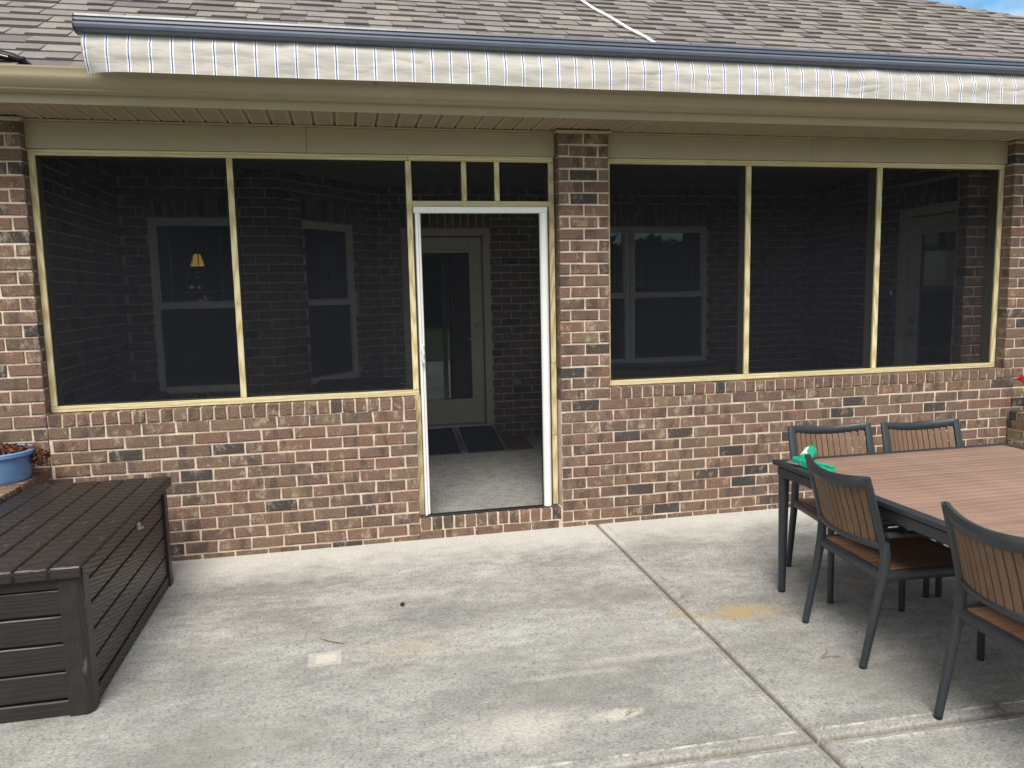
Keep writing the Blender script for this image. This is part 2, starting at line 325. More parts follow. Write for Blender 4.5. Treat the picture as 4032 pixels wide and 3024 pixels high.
# ------------------------------------------------------------------ mesh helpers
class MB:
    def __init__(s): s.v = []; s.f = []; s.t = []
    def add(s, v, f, tint=None):
        n = len(s.v); s.v += [tuple(p) for p in v]; s.f += [tuple(i + n for i in q) for q in f]
        if tint is not None: s.t += [tint] * len(f)
        return s
    def box(s, x0, x1, y0, y1, z0, z1, tint=None):
        return s.add([(x0, y0, z0), (x1, y0, z0), (x1, y1, z0), (x0, y1, z0), (x0, y0, z1), (x1, y0, z1), (x1, y1, z1), (x0, y1, z1)],
                     [(0, 3, 2, 1), (4, 5, 6, 7), (0, 1, 5, 4), (1, 2, 6, 5), (2, 3, 7, 6), (3, 0, 4, 7)], tint)
    def cbox(s, x0, x1, y0, y1, z0, z1, b=.003, tint=None):
        X, Y, Z = (x0, x1), (y0, y1), (z0, z1); v = []; idx = {}
        b = min(b, (x1 - x0) * .45, (y1 - y0) * .45, (z1 - z0) * .45)
        for i in (0, 1):
            for j in (0, 1):
                for k in (0, 1):
                    c = (X[i], Y[j], Z[k]); d = ((b, -b)[i], (b, -b)[j], (b, -b)[k])
                    for a in range(3):
                        p = [c[q] + (0 if q == a else d[q]) for q in range(3)]
                        idx[i, j, k, a] = len(v); v.append(tuple(p))
        f = []
        def q(*ks): return tuple(idx[k] for k in ks)
        for a in range(3):
            b1, b2 = (a + 1) % 3, (a + 2) % 3
            for sgn in (0, 1):
                ring = []
                for u, w_ in ((0, 0), (1, 0), (1, 1), (0, 1)):
                    k = [0, 0, 0]; k[a] = sgn; k[b1] = u; k[b2] = w_; ring.append((*k, a))
                f.append(q(*(ring if sgn else ring[::-1])))
            for u in (0, 1):
                for w_ in (0, 1):
                    k0 = [0, 0, 0]; k0[b1] = u; k0[b2] = w_; k1 = list(k0); k1[a] = 1
                    f.append(q((*k0, b1), (*k1, b1), (*k1, b2), (*k0, b2)))
        for i in (0, 1):
            for j in (0, 1):
                for k in (0, 1): f.append(q((i, j, k, 0), (i, j, k, 1), (i, j, k, 2)))
        return s.add(v, f, tint)
    def tube(s, pts, rad, n=10, cap=True, flat=1.0, up=(0, 0, 1)):
        pts = [Vector(p) for p in pts]; m = len(pts)
        if not isinstance(rad, (list, tuple)): rad = [rad] * m
        v = []; up = Vector(up)
        for i, p in enumerate(pts):
            t = (pts[min(i + 1, m - 1)] - pts[max(i - 1, 0)]).normalized()
            a = t.cross(up)
            if a.length < 1e-4: a = t.cross(Vector((1, 0, 0)))
            a.normalize(); b = a.cross(t).normalized()
            for k in range(n):
                th = 2 * math.pi * k / n
                v.append(p + (a * math.cos(th) * flat + b * math.sin(th)) * rad[i])
        f = [(i * n + k, i * n + (k + 1) % n, (i + 1) * n + (k + 1) % n, (i + 1) * n + k) for i in range(m - 1) for k in range(n)]
        if cap: f += [tuple(range(n))[::-1], tuple((m - 1) * n + k for k in range(n))]
        return s.add(v, f)
    def bar(s, pts, hw, hh, up=(0, 0, 1), b=.3):
        """rounded-rect section swept along pts: hw half width (across), hh half height (along up)"""
        sec = []
        for sx, sy in ((1, 1), (-1, 1), (-1, -1), (1, -1)):
            o = [(1, 1 - b), (1 - b, 1)] if (sx, sy) in ((1, 1), (-1, -1)) else [(1 - b, 1), (1, 1 - b)]
            sec += [(sx * p, sy * q) for p, q in o]
        pts = [Vector(p) for p in pts]; m = len(pts); n = len(sec); v = []; up0 = Vector(up)
        for i, p in enumerate(pts):
            t = (pts[min(i + 1, m - 1)] - pts[max(i - 1, 0)]).normalized()
            a = t.cross(up0).normalized(); c = a.cross(t).normalized()
            w_ = hw[i] if isinstance(hw, (list, tuple)) else hw; h_ = hh[i] if isinstance(hh, (list, tuple)) else hh
            for x, y in sec: v.append(p + a * x * w_ + c * y * h_)
        f = [(i * n + k, i * n + (k + 1) % n, (i + 1) * n + (k + 1) % n, (i + 1) * n + k) for i in range(m - 1) for k in range(n)]
        f += [tuple(range(n))[::-1], tuple((m - 1) * n + k for k in range(n))]
        return s.add(v, f)
    def lathe(s, prof, c=(0, 0, 0), n=32, closed=False):
        v = [(c[0] + r * math.cos(2 * math.pi * k / n), c[1] + r * math.sin(2 * math.pi * k / n), c[2] + z) for r, z in prof for k in range(n)]
        m = len(prof)
        f = [(i * n + k, i * n + (k + 1) % n, (i + 1) * n + (k + 1) % n, (i + 1) * n + k) for i in range(m - 1) for k in range(n)]
        if closed: f += [((m - 1) * n + k, (m - 1) * n + (k + 1) % n, (k + 1) % n, k) for k in range(n)]
        return s.add(v, f)
    def extrude_x(s, prof, xs, closed=True, wob=None):
        n = len(prof); v = []
        for i, x in enumerate(xs):
            for j, (y, z) in enumerate(prof):
                dy, dz = wob(x, j) if wob else (0, 0)
                v.append((x, y + dy, z + dz))
        nn = n if closed else n - 1
        f = [(i * n + k, i * n + (k + 1) % n, (i + 1) * n + (k + 1) % n, (i + 1) * n + k) for i in range(len(xs) - 1) for k in range(nn)]
        if closed: f += [tuple(range(n))[::-1], tuple((len(xs) - 1) * n + k for k in range(n))]
        return s.add(v, f)
    def mesh(s, name, mat, smooth=False, off=(0, 0, 0)):
        me = bpy.data.meshes.new(name)
        me.from_pydata([(p[0] - off[0], p[1] - off[1], p[2] - off[2]) for p in s.v], [], s.f); me.update()
        if s.t:
            a = me.attributes.new('tint', 'FLOAT', 'FACE')
            for i, x in enumerate(s.t[:len(me.polygons)]): a.data[i].value = x
        me.materials.append(M[mat])
        if smooth:
            me.polygons.foreach_set('use_smooth', [True] * len(me.polygons))
            try: me.set_sharp_from_angle(angle=R(smooth if smooth > 1 else 40))
            except Exception: pass
        return me

def link(name, me, parent=None, loc=None, rz=0):
    o = bpy.data.objects.new(name, me); C.objects.link(o)
    if parent: o.parent = parent
    if loc is not None: o.location = loc
    if rz: o.rotation_euler[2] = rz
    return o
def tag(o, label=None, cat=None, group=None, kind=None):
    if label: o['label'] = label
    if cat: o['category'] = cat
    if group: o['group'] = group
    if kind: o['kind'] = kind
    return o
class Thing:
    def __init__(s, name, label, cat, loc=(0, 0, 0), group=None, kind=None):
        s.o = bpy.data.objects.new(name, None); s.o.empty_display_size = .1; C.objects.link(s.o)
        s.o.location = loc; s.loc = loc; tag(s.o, label, cat, group, kind)
    def part(s, name, mb, mat, parent=None, smooth=False, label=None, kind=None):
        """mb in world coordinates"""
        me = mb.mesh(name, mat, smooth, s.loc)
        o = link(name, me, parent or s.o); tag(o, label, kind=kind); return o
    def piece(s, name, mb, mat, parent=None, smooth=False):
        """like part, but the object's origin sits at the piece's own corner so object-space grain differs"""
        c = mb.v[0]; me = mb.mesh(name, mat, smooth, c)
        return link(name, me, parent or s.o, (c[0] - s.loc[0], c[1] - s.loc[1], c[2] - s.loc[2]))
def single(name, mb, mat, label, cat, smooth=False, kind=None, group=None, loc=None):
    loc = loc or (0, 0, 0)
    o = link(name, mb.mesh(name, mat, smooth, loc), None, loc); return tag(o, label, cat, group, kind)
def copy_tree(o, parent=None):
    c = o.copy(); C.objects.link(c); c.parent = parent
    for ch in o.children: copy_tree(ch, c)
    return c

# ------------------------------------------------------------------ bricks
CZ, BW, JT = .0800, .206, .0125
Z0 = .0354
_bm = {}
def brick_mesh(w, h, var, d=.095):
    k = (round(w, 3), round(h, 3), var, d)
    if k in _bm: return _bm[k]
    r = random.Random(hash(k) & 0xffff); j = lambda a: r.uniform(-a, a)
    b = .004
    m = MB(); v = []
    for y, i in ((d, 0), (b, 0), (0, b)):
        for x, z in ((-w / 2 + i, -h / 2 + i), (w / 2 - i, -h / 2 + i), (w / 2 - i, h / 2 - i), (-w / 2 + i, h / 2 - i)):
            v.append((x + (j(.0032) if y < d else 0), y + (j(.0018) if y < d else 0), z + (j(.0026) if y < d else 0)))
    f = [(8, 9, 10, 11)] + [(4 + k_, 4 + (k_ + 1) % 4, 8 + (k_ + 1) % 4, 8 + k_) for k_ in range(4)] + [(k_, (k_ + 1) % 4, 4 + (k_ + 1) % 4, 4 + k_) for k_ in range(4)]
    m.add(v, f, r.random()); me = m.mesh('brick', 'brick'); _bm[k] = me; return me
def intervals(a, b, cuts):
    iv = [(a, b)]
    for c0, c1 in cuts:
        nx = []
        for p, q in iv:
            if c1 <= p or c0 >= q: nx.append((p, q)); continue
            if c0 > p: nx.append((p, c0))
            if c1 < q: nx.append((c1, q))
        iv = nx
    return iv
def lay(org, ang, length, c0, c1, phase, holes=(), parent=None, ploc=(0, 0, 0), stuff=None, z0=Z0, s0=0.0, name='brick', zmax=None):
    """courses c0..c1-1 of running bond along direction ang from org"""
    ca, sa = math.cos(ang), math.sin(ang); cnt = 0
    for c in range(c0, c1):
        zc = z0 + (c + .5) * CZ; h = CZ - JT
        cuts = [(a, b) for a, b, p, q in holes if p < zc < q]
        ph = phase + (BW / 2 if c % 2 else 0)
        for a, b in intervals(s0, length, cuts):
            k = math.floor((a - ph) / BW); s = ph + k * BW
            while s < b - .02:
                p, q = max(a, s + JT / 2), min(b, s + BW - JT / 2)
                if q - p > .028:
                    dy = rnd.uniform(-.002, .002)
                    cx = (p + q) / 2
                    wx, wy = org[0] + ca * cx - sa * dy, org[1] + sa * cx + ca * dy
                    w_ = q - p; jz = rnd.uniform(-.0012, .0012)
                    if stuff is None:
                        o = link(name, brick_mesh(w_, h, rnd.randrange(7)), parent, (wx - ploc[0], wy - ploc[1], zc + jz - ploc[2]), ang)
                    else:
                        me = brick_mesh(w_, h, rnd.randrange(7)); t = rnd.random()
                        vv = [(wx + ca * x - sa * y, wy + sa * x + ca * y, zc + jz + z) for x, y, z in (vx.co for vx in me.vertices)]
                        stuff.add(vv, [tuple(pl.vertices) for pl in me.polygons], t)
                    cnt += 1
                s += BW
    return cnt
def upright(org, ang, a, b, zc, h, parent, ploc, pitch=.0805, stuff=None, name='brick', depth=.095, dy0=0.0):
    n = max(1, round((b - a) / pitch)); pt = (b - a) / n; ca, sa = math.cos(ang), math.sin(ang)
    for i in range(n):
        s = a + (i + .5) * pt; dy = dy0 + rnd.uniform(-.002, .002)
        wx, wy = org[0] + ca * s - sa * dy, org[1] + sa * s + ca * dy
        me = brick_mesh(pt - JT, h, rnd.randrange(7), depth)
        if stuff is None: link(name, me, parent, (wx - ploc[0], wy - ploc[1], zc - ploc[2]), ang)
        else: stuff.add([(wx + ca * x - sa * y, wy + sa * x + ca * y, zc + z) for x, y, z in (vx.co for vx in me.vertices)], [tuple(pl.vertices) for pl in me.polygons], rnd.random())
def core(org, ang, length, z0, z1, holes, d0=.008, d1=.10, m=None, s0=0.0):
    m = m or MB(); ca, sa = math.cos(ang), math.sin(ang)
    ss = sorted({s0, length, *[x for h in holes for x in h[:2] if s0 < x < length]}); zs = sorted({z0, z1, *[x for h in holes for x in h[2:] if z0 < x < z1]})
    for a, b in zip(ss, ss[1:]):
        for p, q in zip(zs, zs[1:]):
            if any(h[0] < (a + b) / 2 < h[1] and h[2] < (p + q) / 2 < h[3] for h in holes): continue
            t = MB().box(a, b, d0, d1, p, q)
            m.add([(org[0] + ca * x - sa * y, org[1] + sa * x + ca * y, z) for x, y, z in t.v], t.f)
    return m

# ================================================================== SETTING: ground and patio
g = MB(); N = 24
for i in range(1): g.add([(-400, -400, -.06), (400, -400, -.06), (400, 400, -.06), (-400, 400, -.06)], [(0, 1, 2, 3)])
tag(link('lawn', g.mesh('lawn', 'grass')), kind='structure')
patio = bpy.data.objects.new('patio', None); C.objects.link(patio); tag(patio, kind='structure')
def lerp(a, b, t): return a + (b - a) * t
def xj(y): return 3.4245 + (y + .0) * .0238            # main joint
def yj(x): return -2.745 - (x - 3.0) * .028            # cross joint
def slab(corner, edges):
    """corner: four (x,y) ccw; edges: four bools, True where the edge is a tooled joint"""
    P = [Vector((x, y, 0)) for x, y in corner]
    def inset(ds):
        out = []
        for i in range(4):
            a, b, c = P[i - 1], P[i], P[(i + 1) % 4]
            d1 = (b - a).normalized(); d2 = (c - b).normalized()
            n1 = Vector((-d1.y, d1.x, 0)); n2 = Vector((-d2.y, d2.x, 0))
            e1 = ds if edges[i - 1] else .001 * (ds > 0) + ds * .02; e2 = ds if edges[i] else .001 * (ds > 0) + ds * .02
            p1 = b + n1 * e1; p2 = b + n2 * e2
            den = d1.x * d2.y - d1.y * d2.x
            t = ((p2.x - p1.x) * d2.y - (p2.y - p1.y) * d2.x) / den
            out.append(p1 + d1 * t)
        return out
    prof = [(.006, -.08), (.006, -.022), (.011, -.010), (.019, -.004), (.028, -.0015), (.050, -.001), (.0535, .0055), (.0575, .0045), (.063, 0)]
    SUB = 60; v = []; f = []
    for d, z in prof:
        c4 = inset(d)
        for i in range(4):
            for k in range(SUB):
                p = c4[i].lerp(c4[(i + 1) % 4], k / SUB)
                n = noise.noise(Vector((p.x * 9, p.y * 9, 3))) ; n2 = noise.noise(Vector((p.x * 40, p.y * 40, 7)))
                wz = z + (n2 * .0025 if 0 < z else n * .001 if d < .06 else 0) 
                v.append((p.x + n * .0022, p.y + n * .0022, wz))
    m = 4 * SUB
    for r_ in range(len(prof) - 1):
        for k in range(m): f.append((r_ * m + k, r_ * m + (k + 1) % m, (r_ + 1) * m + (k + 1) % m, (r_ + 1) * m + k))
    f.append(tuple((len(prof) - 1) * m + k for k in range(m)))
    mb = MB().add(v, f)
    mb.t = [(.5 if r_ < 2 else 1. if r_ in (5, 6) else 0.) for r_ in range(len(prof) - 1) for k in range(m)] + [0.]
    return mb
XL, XR, YT, YB = -2.6, 9.2, .012, -8.5
for cn, ed in (([(XL, yj(XL)), (xj(yj(3.36)), yj(xj(-2.75))), (xj(YT), YT), (XL, YT)], (1, 1, 0, 0)),
               ([(xj(-2.75), yj(xj(-2.75))), (XR, yj(XR)), (XR, YT), (xj(YT), YT)], (1, 0, 0, 1)),
               ([(XL, YB), (xj(YB), YB), (xj(-2.75), yj(xj(-2.75))), (XL, yj(XL))], (0, 1, 1, 0)),
               ([(xj(YB), YB), (XR, YB), (XR, yj(XR)), (xj(-2.75), yj(xj(-2.75)))], (0, 0, 1, 1))):
    link('concrete_slab', slab(cn, ed).mesh('concrete_slab', 'concrete', 35), patio)
link('joint_bed', MB().box(XL, XR, YB, YT, -.10, -.030).mesh('joint_bed', 'concrete'), patio)
tag(link('porch_floor', MB().box(-.3, 7.2, .05, 2.95, -.05, .138).mesh('porch_floor', 'floor')), kind='structure')

# ================================================================== brick walls in front
def ploc(x, y=0): return (x, y, 0)
# knee wall left of the screen door
T = Thing('porch_wall', 'brick half wall under the screens left of the screen door', 'brick wall', ploc(1.0))
T.part('mortar', core((-.12, 0), 0, 2.262, 0, .990, [], .007, .24), 'mortar')
lay((0, 0), 0, 2.142, -1, 11, 0, parent=T.o, ploc=T.loc, s0=-.118)
upright((0, 0), 0, -.118, 2.142, Z0 + 11 * CZ + .040, .074, T.o, T.loc, name='sill_brick', depth=.105, dy0=-.004)
# right wall incl. base of the pillar
PH = 3.244 - math.floor(3.244 / BW) * BW
T = Thing('porch_wall', 'long brick half wall behind the patio table, right of the screen door', 'brick wall', ploc(5.2))
m = core((3.166, 0), 0, 3.784, 0, Z0 + 11 * CZ - .002, [], .007, .24); core((3.53, 0), 0, 3.42, Z0 + 11 * CZ, .990, [], .007, .24, m)
T.part('mortar', m, 'mortar')
lay((0, 0), 0, 6.95, -1, 11, PH, parent=T.o, ploc=T.loc, s0=3.168)
upright((0, 0), 0, 3.53, 6.95, Z0 + 11 * CZ + .040, .074, T.o, T.loc, name='sill_brick', depth=.105, dy0=-.004)
# pillars
NC = 34; ZT = Z0 + NC * CZ
for lab, a, b, c0, ph in (('square brick pillar standing between the screen door and the right screens', 3.166, 3.527, 11, PH),
                      ('brick pillar at the left edge, beside the left screens above the blue flowerpot', -1.5, -.12, 0, 0),
                      ('brick pillar at the right edge, beside the red flower', 6.862, 8.4, 12, PH)):
    T = Thing('brick_pillar', lab, 'pillar', (a + (b - a) / 2, .1, 0))
    T.part('mortar', core((a + .007, 0), 0, b - a - .014, Z0 + c0 * CZ - (.004 if c0 else Z0), ZT + .01, [], .007, .20), 'mortar')
    lay((0, 0), 0, b, c0, NC, ph, parent=T.o, ploc=T.loc, s0=a)
    if c0 == 12:
        T.part('mortar', core((6.96, 0), 0, 1.43, 0, Z0 + 12 * CZ - .005, [], .007, .20), 'mortar')
        lay((0, 0), 0, b, -1, 12, ph, parent=T.o, ploc=T.loc, s0=6.953)
    # the little trim collar under the soffit
    T.part('trim_collar', MB().cbox(a - .02, b + .02, -.022, .055, ZT + .001, ZT + .013, .002), 'beige')
# threshold under the screen door
T = Thing('door_step', 'low brick threshold under the white screen door', 'step', (2.65, 0, 0))
T.part('mortar', core((2.142, 0), 0, 1.024, 0, .143, [], .009, .10), 'mortar')
upright((0, 0), 0, 2.146, 3.162, .105, .080, T.o, T.loc, name='brick', depth=.105, dy0=.001)
lay((0, 0), 0, 3.162, 0, 1, .05, parent=T.o, ploc=T.loc, s0=2.146, z0=-.020)
# low garden walls coming forward on both sides
T = Thing('garden_wall', 'low brick side wall holding the blue flowerpot behind the dark storage box', 'brick wall', (-.34, -1.5, 0))
T.part('mortar', MB().box(-.53, -.143, -3.0, .10, 0, .650), 'mortar')
lay((-.136, -3.0), R(90), 2.99, 0, 7, .05, parent=T.o, ploc=T.loc, z0=.02)
n = 37
for i in range(n):
    y = -3.0 + (i + .5) * 2.99 / n
    b = brick_mesh(.0805 - JT, .076, rnd.randrange(7), .205)
    link('cap_brick', b, T.o, (-.133 - T.loc[0], y - T.loc[1], .622), R(90))
    b = brick_mesh(.0805 - JT, .076, rnd.randrange(7), .180)
    link('cap_brick', b, T.o, (-.536 - T.loc[0], y - T.loc[1], .622), R(-90))
T = Thing('garden_wall', 'low brick side wall at the right edge, beyond the patio table', 'brick wall', (7.1, -1.5, 0))
T.part('mortar', MB().box(6.923, 7.31, -3.0, -.004, 0, .640), 'mortar')
lay((6.916, -.004), R(-90), 2.996, 0, 7, .05, parent=T.o, ploc=T.loc, z0=.02)
for i in range(n):
    y = -3.0 + (i + .5) * 2.99 / n
    link('cap_brick', brick_mesh(.0805 - JT, .072, rnd.randrange(7), .205), T.o, (6.913 - T.loc[0], y - T.loc[1], .614), R(-90))
    link('cap_brick', brick_mesh(.0805 - JT, .072, rnd.randrange(7), .180), T.o, (7.316 - T.loc[0], y - T.loc[1], .614), R(90))

# ================================================================== porch screens (pine framing and mesh)
Y0, Y1 = .09, .178
def stick(T, name, x0, x1, z0, z1, axis):
    b = T.piece(name, MB().cbox(x0, x1, .090, .108, z0, z1, .0022), 'pine_' + axis)      # fresh batten in front of the mesh
    st = T.piece('stud', MB().cbox(x0, x1, .1125, .1995, z0, z1, .0025), 'stud_' + axis)  # older stud behind it
    return b
def mesh_pane(T, x0, x1, z0, z1, y=.1102, mat='screen'):
    nx, nz = 14, 14; v = []; f = []
    for i in range(nx + 1):
        for j in range(nz + 1):
            x = lerp(x0, x1, i / nx); z = lerp(z0, z1, j / nz)
            e = math.sin(math.pi * i / nx) * math.sin(math.pi * j / nz)
            v.append((x, y + e * .0035 * noise.noise(Vector((x * 2.5, z * 2.5, 1))), z))
    for i in range(nx):
        for j in range(nz):
            a = i * (nz + 1) + j; f.append((a, a + nz + 1, a + nz + 2, a + 1))
    return T.part('mesh', MB().add(v, f), mat, smooth=True)
T = Thing('porch_screen', 'pine framed insect screens left of the brick pillar, with three small panes over the door', 'screen', (1.5, .13, 1.0))
zt = 2.569
stick(T, 'sill_board', -.122, 2.178, .996, 1.034, 'x')
stick(T, 'top_rail', -.122, 2.155, zt, 2.606, 'x'); stick(T, 'top_rail', 2.157, 3.157, zt, 2.606, 'x')
for a, b, p, q in ((-.122, -.085, 1.035, zt), (1.010, 1.047, 1.035, zt), (2.138, 2.176, 1.035, zt), (2.148, 2.185, .15, .995), (3.120, 3.158, 1.18, zt), (3.120, 3.158, .66, 1.178), (3.120, 3.158, .15, .658),
                   (2.513, 2.547, 2.308, zt), (2.740, 2.774, 2.308, zt)):
    stick(T, 'post', a, b, p, q - .001, 'z')
stick(T, 'header', 2.177, 3.119, 2.269, 2.307, 'x')
for a, b, p, q in ((-.087, 1.012, 1.032, 2.571), (1.045, 2.140, 1.032, 2.571), (2.174, 2.515, 2.305, 2.571), (2.545, 2.742, 2.305, 2.571), (2.772, 3.122, 2.305, 2.571)): mesh_pane(T, a, b, p, q)
T = Thing('porch_screen', 'pine framed insect screens in three bays right of the brick pillar', 'screen', (5.2, .13, 1.0))
stick(T, 'sill_board', 3.53, 4.92, .996, 1.034, 'x'); stick(T, 'sill_board', 4.921, 6.858, .996, 1.034, 'x')
stick(T, 'top_rail', 3.53, 4.31, zt, 2.606, 'x'); stick(T, 'top_rail', 4.311, 6.858, zt, 2.606, 'x')
xs = (3.53, 3.566), (4.621, 4.660), (5.716, 5.757), (6.818, 6.858)
for a, b in xs: stick(T, 'post', a, b, 1.035, zt - .001, 'z')
for (a, b), (c, d) in zip(xs, xs[1:]): mesh_pane(T, b - .002, c + .002, 1.032, 2.571)

# retractable screen door
T = Thing('screen_door', 'white framed retractable screen door between the half walls', 'screen door', (2.64, .06, .15))
T.part('top_rail', MB().cbox(2.178, 3.098, .045, .088, 2.222, 2.264, .004), 'white_alu')
T.part('stile', MB().cbox(2.187, 2.204, .035, .088, .156, 2.221, .003).cbox(2.2045, 2.222, .050, .085, .156, 2.221, .003), 'white_alu')
T.part('roller_housing', MB().tube([(3.068, .055, .156), (3.068, .055, 2.221)], .030, 20).cbox(3.05, 3.098, .056, .088, .157, 2.220, .004), 'white_alu', smooth=True)
T.part('bottom_track', MB().cbox(2.187, 3.04, .040, .088, .143, .155, .002).cbox(2.19, 3.04, .05, .06, .1555, .164, .001), 'black_alu')
T.part('pull_handle', MB().tube([(2.206, .034, 1.215), (2.206, .018, 1.225), (2.206, .014, 1.28), (2.206, .018, 1.335), (2.206, .034, 1.345)], [.008, .011, .011, .011, .008], 10), 'white_alu', smooth=True)
T.part('inner_edge', MB().cbox(3.032, 3.0375, .045, .07, .16, 2.22, .001), 'black_alu')
mesh_pane(T, 2.221, 3.04, .158, 2.224, .064, 'door_screen')

# ================================================================== HOUSE
H = Thing('house', 'brick house with a grey shingle hip roof, beige eaves and a screened back porch', 'house', (3.4, 2.8, 0))
# eaves
for a, b in ((-.12, 1.51), (1.512, 3.162)): H.part('frieze_board', MB().cbox(a, b, .070, .10, 2.607, 2.764, .002), 'frieze')
for a, b in ((3.53, 5.138), (5.14, 6.86)): H.part('frieze_board', MB().cbox(a, b, .070, .10, 2.607, 2.764, .002), 'frieze')
H.part('soffit_channel', MB().cbox(-3.0, 12.9, .056, .0695, 2.7645, 2.775, .002), 'beige')
H.part('soffit_backing', MB().box(-3.0, 12.9, -.37, .20, 2.806, 2.83), 'ceiling')
def soffit_panel():
    w_ = .1302; prof = [(0, .020), (.007, .003), (.012, 0), (.020, 0), (.022, .0025), (.106, .0025), (.108, 0), (.117, 0), (.122, .003), (w_ - .0005, .020)]
    v = []; f = []
    for y in (-.372, .062):
        for x, z in prof: v.append((x, y, 2.776 + z))
        for x, z in prof: v.append((x, y, 2.776 + z + .003))
    n_ = len(prof)
    for k in range(n_ - 1):
        f.append((k, k + 1, 2 * n_ + k + 1, 2 * n_ + k)[::-1]); f.append((n_ + k, n_ + k + 1, 3 * n_ + k + 1, 3 * n_ + k))
        f.append((2 * n_ + k, 2 * n_ + k + 1, 3 * n_ + k + 1, 3 * n_ + k))
    m = MB().add(v, f); return m.mesh('soffit_panel', 'soffit', off=H.loc)
sp_ = soffit_panel()
for k in range(-9, 72): link('soffit_panel', sp_, H.o, (.0015 + .1302 * k, 0, rnd.uniform(-.001, .001)))
H.part('fascia', MB().cbox(-3.0, 13.0, -.385, -.373, 2.762, 2.945, .002), 'beige')
gp = [(-.386, 2.925), (-.386, 2.815), (-.440, 2.815), (-.452, 2.821), (-.452, 2.830), (-.462, 2.832), (-.480, 2.848), (-.500, 2.868), (-.506, 2.885), (-.506, 2.914), (-.510, 2.918), (-.510, 2.928), (-.496, 2.930), (-.494, 2.922), (-.498, 2.915), (-.498, 2.885), (-.47, 2.855), (-.445, 2.825), (-.392, 2.822), (-.392, 2.925)]
H.part('gutter', MB().extrude_x(gp, [-3.0, 0, 3, 6, 9, 13.1]), 'beige', smooth=50)
for x in (1.92, 5.75, 9.6):
    q_ = [(y - .0016, z - .0012) for y, z in gp[:12]]
    H.part('gutter_seam', MB().extrude_x(q_ + [(y + .002, z + .001) for y, z in q_[::-1]], [x, x + .035]), 'beige')
# roof
SL = .65; RY, RZ = -.45, 2.935
def rp(x, y, up=0): return (x, y - up * SL / math.sqrt(1 + SL * SL), RZ + SL * (y - RY) + up / math.sqrt(1 + SL * SL))
def hipx(y): return 8.571 + (1.695 - y) * 2.15
ridge_y = 5.2
deck = MB().add([rp(-6, RY), rp(hipx(RY), RY), rp(hipx(ridge_y), ridge_y), rp(-6, ridge_y),
                 (hipx(RY), 11, RZ), (-6, 11, RZ)], [(0, 1, 2, 3), (1, 4, 2), (3, 2, 4, 5)], .3)
roof = H.part('roof', deck, 'shingle')
EX = .143; KS = math.sqrt(1 + SL * SL)
def shingle_mb(x0, x1, t0, th, tint):
    # t along the slope
    def P(x, t, up): return rp(x, RY - .03 + t / KS, up)
    t1 = t0 + EX + .02; b = .0015
    v = [P(x0, t0, .001), P(x1, t0, .001), P(x1, t1, -.002), P(x0, t1, -.002), P(x0, t0, th), P(x1, t0, th), P(x1, t1, .002), P(x0, t1, .002)]
    return v, [(4, 5, 6, 7), (0, 1, 5, 4), (1, 2, 6, 5), (3, 0, 4, 7)], tint
rest = MB(); pieces = []
for k in range(0, 27):
    x = -2.0 + rnd.uniform(0, .3); thick = rnd.random() < .5
    yk = RY - .03 + k * EX / KS
    while x < hipx(yk) - .05 and x < 11.5:
        w_ = rnd.choice((.11, .15, .19, .24, .31)) * rnd.uniform(.85, 1.15); thick = not thick
        x1 = min(x + w_, hipx(yk) - .02)
        pieces.append((x, x1 - .003, k * EX + rnd.uniform(-.003, .003), (.020 if thick else .012) + rnd.uniform(-.001, .001), rnd.random() * .5 + (0 if thick else .4)))
        x += w_
def seen(p):
    x, y = (p[0] + p[1]) / 2, RY + p[2] / KS
    if not (-.75 < x < 6.8): return 99
    if x > .40 and y < .25 + x * .05: return 99
    return (x - 1.7) ** 2 + (y + 5.1) ** 2
order = sorted(range(len(pieces)), key=lambda i: seen(pieces[i]))
pick = set(order[:298])
for i, p in enumerate(pieces):
    v, f, t = shingle_mb(*p)
    if i in pick:
        mm = MB().add(v, f, t); H.piece('shingle', mm, 'shingle', roof)
    else: rest.add(v, f, t)
so = H.part('shingles', rest, 'shingle', roof, kind='stuff')
hy = RY
while hy < 4.6:                                         # hip caps
    L_ = .15
    def hp(y, off, up): 
        return (hipx(y) + off, y, RZ + SL * (y - RY) + up - abs(off) * .20)
    y1 = hy + .10
    v = [hp(hy, -.16, .012), hp(hy, 0, .034), hp(hy, .16, .004), hp(y1, -.16, .004), hp(y1, 0, .018), hp(y1, .16, -.004), hp(hy, -.16, .002), hp(hy, 0, .014), hp(hy, .16, -.01)]
    H.piece('hip_cap', MB().add(v, [(0, 1, 4, 3), (1, 2, 5, 4), (6, 7, 1, 0), (7, 8, 2, 1)], rnd.random()), 'shingle', roof)
    hy += .092
H.part('roof_vent', MB().tube([(3.60, 1.42, 4.12), (3.60, 1.42, 4.42)], .04, 14).cbox(3.52, 3.70, 1.36, 1.40, 4.10, 4.135, .004), 'charcoal', roof, smooth=True)
# porch ceiling and room shells
H.part('porch_ceiling', MB().box(-.12, 6.90, .105, 2.92, 2.77, 2.80), 'ceiling')
H.part('porch_header', MB().box(-.12, 6.90, .1055, .20, 2.607, 2.7695), 'ceiling')

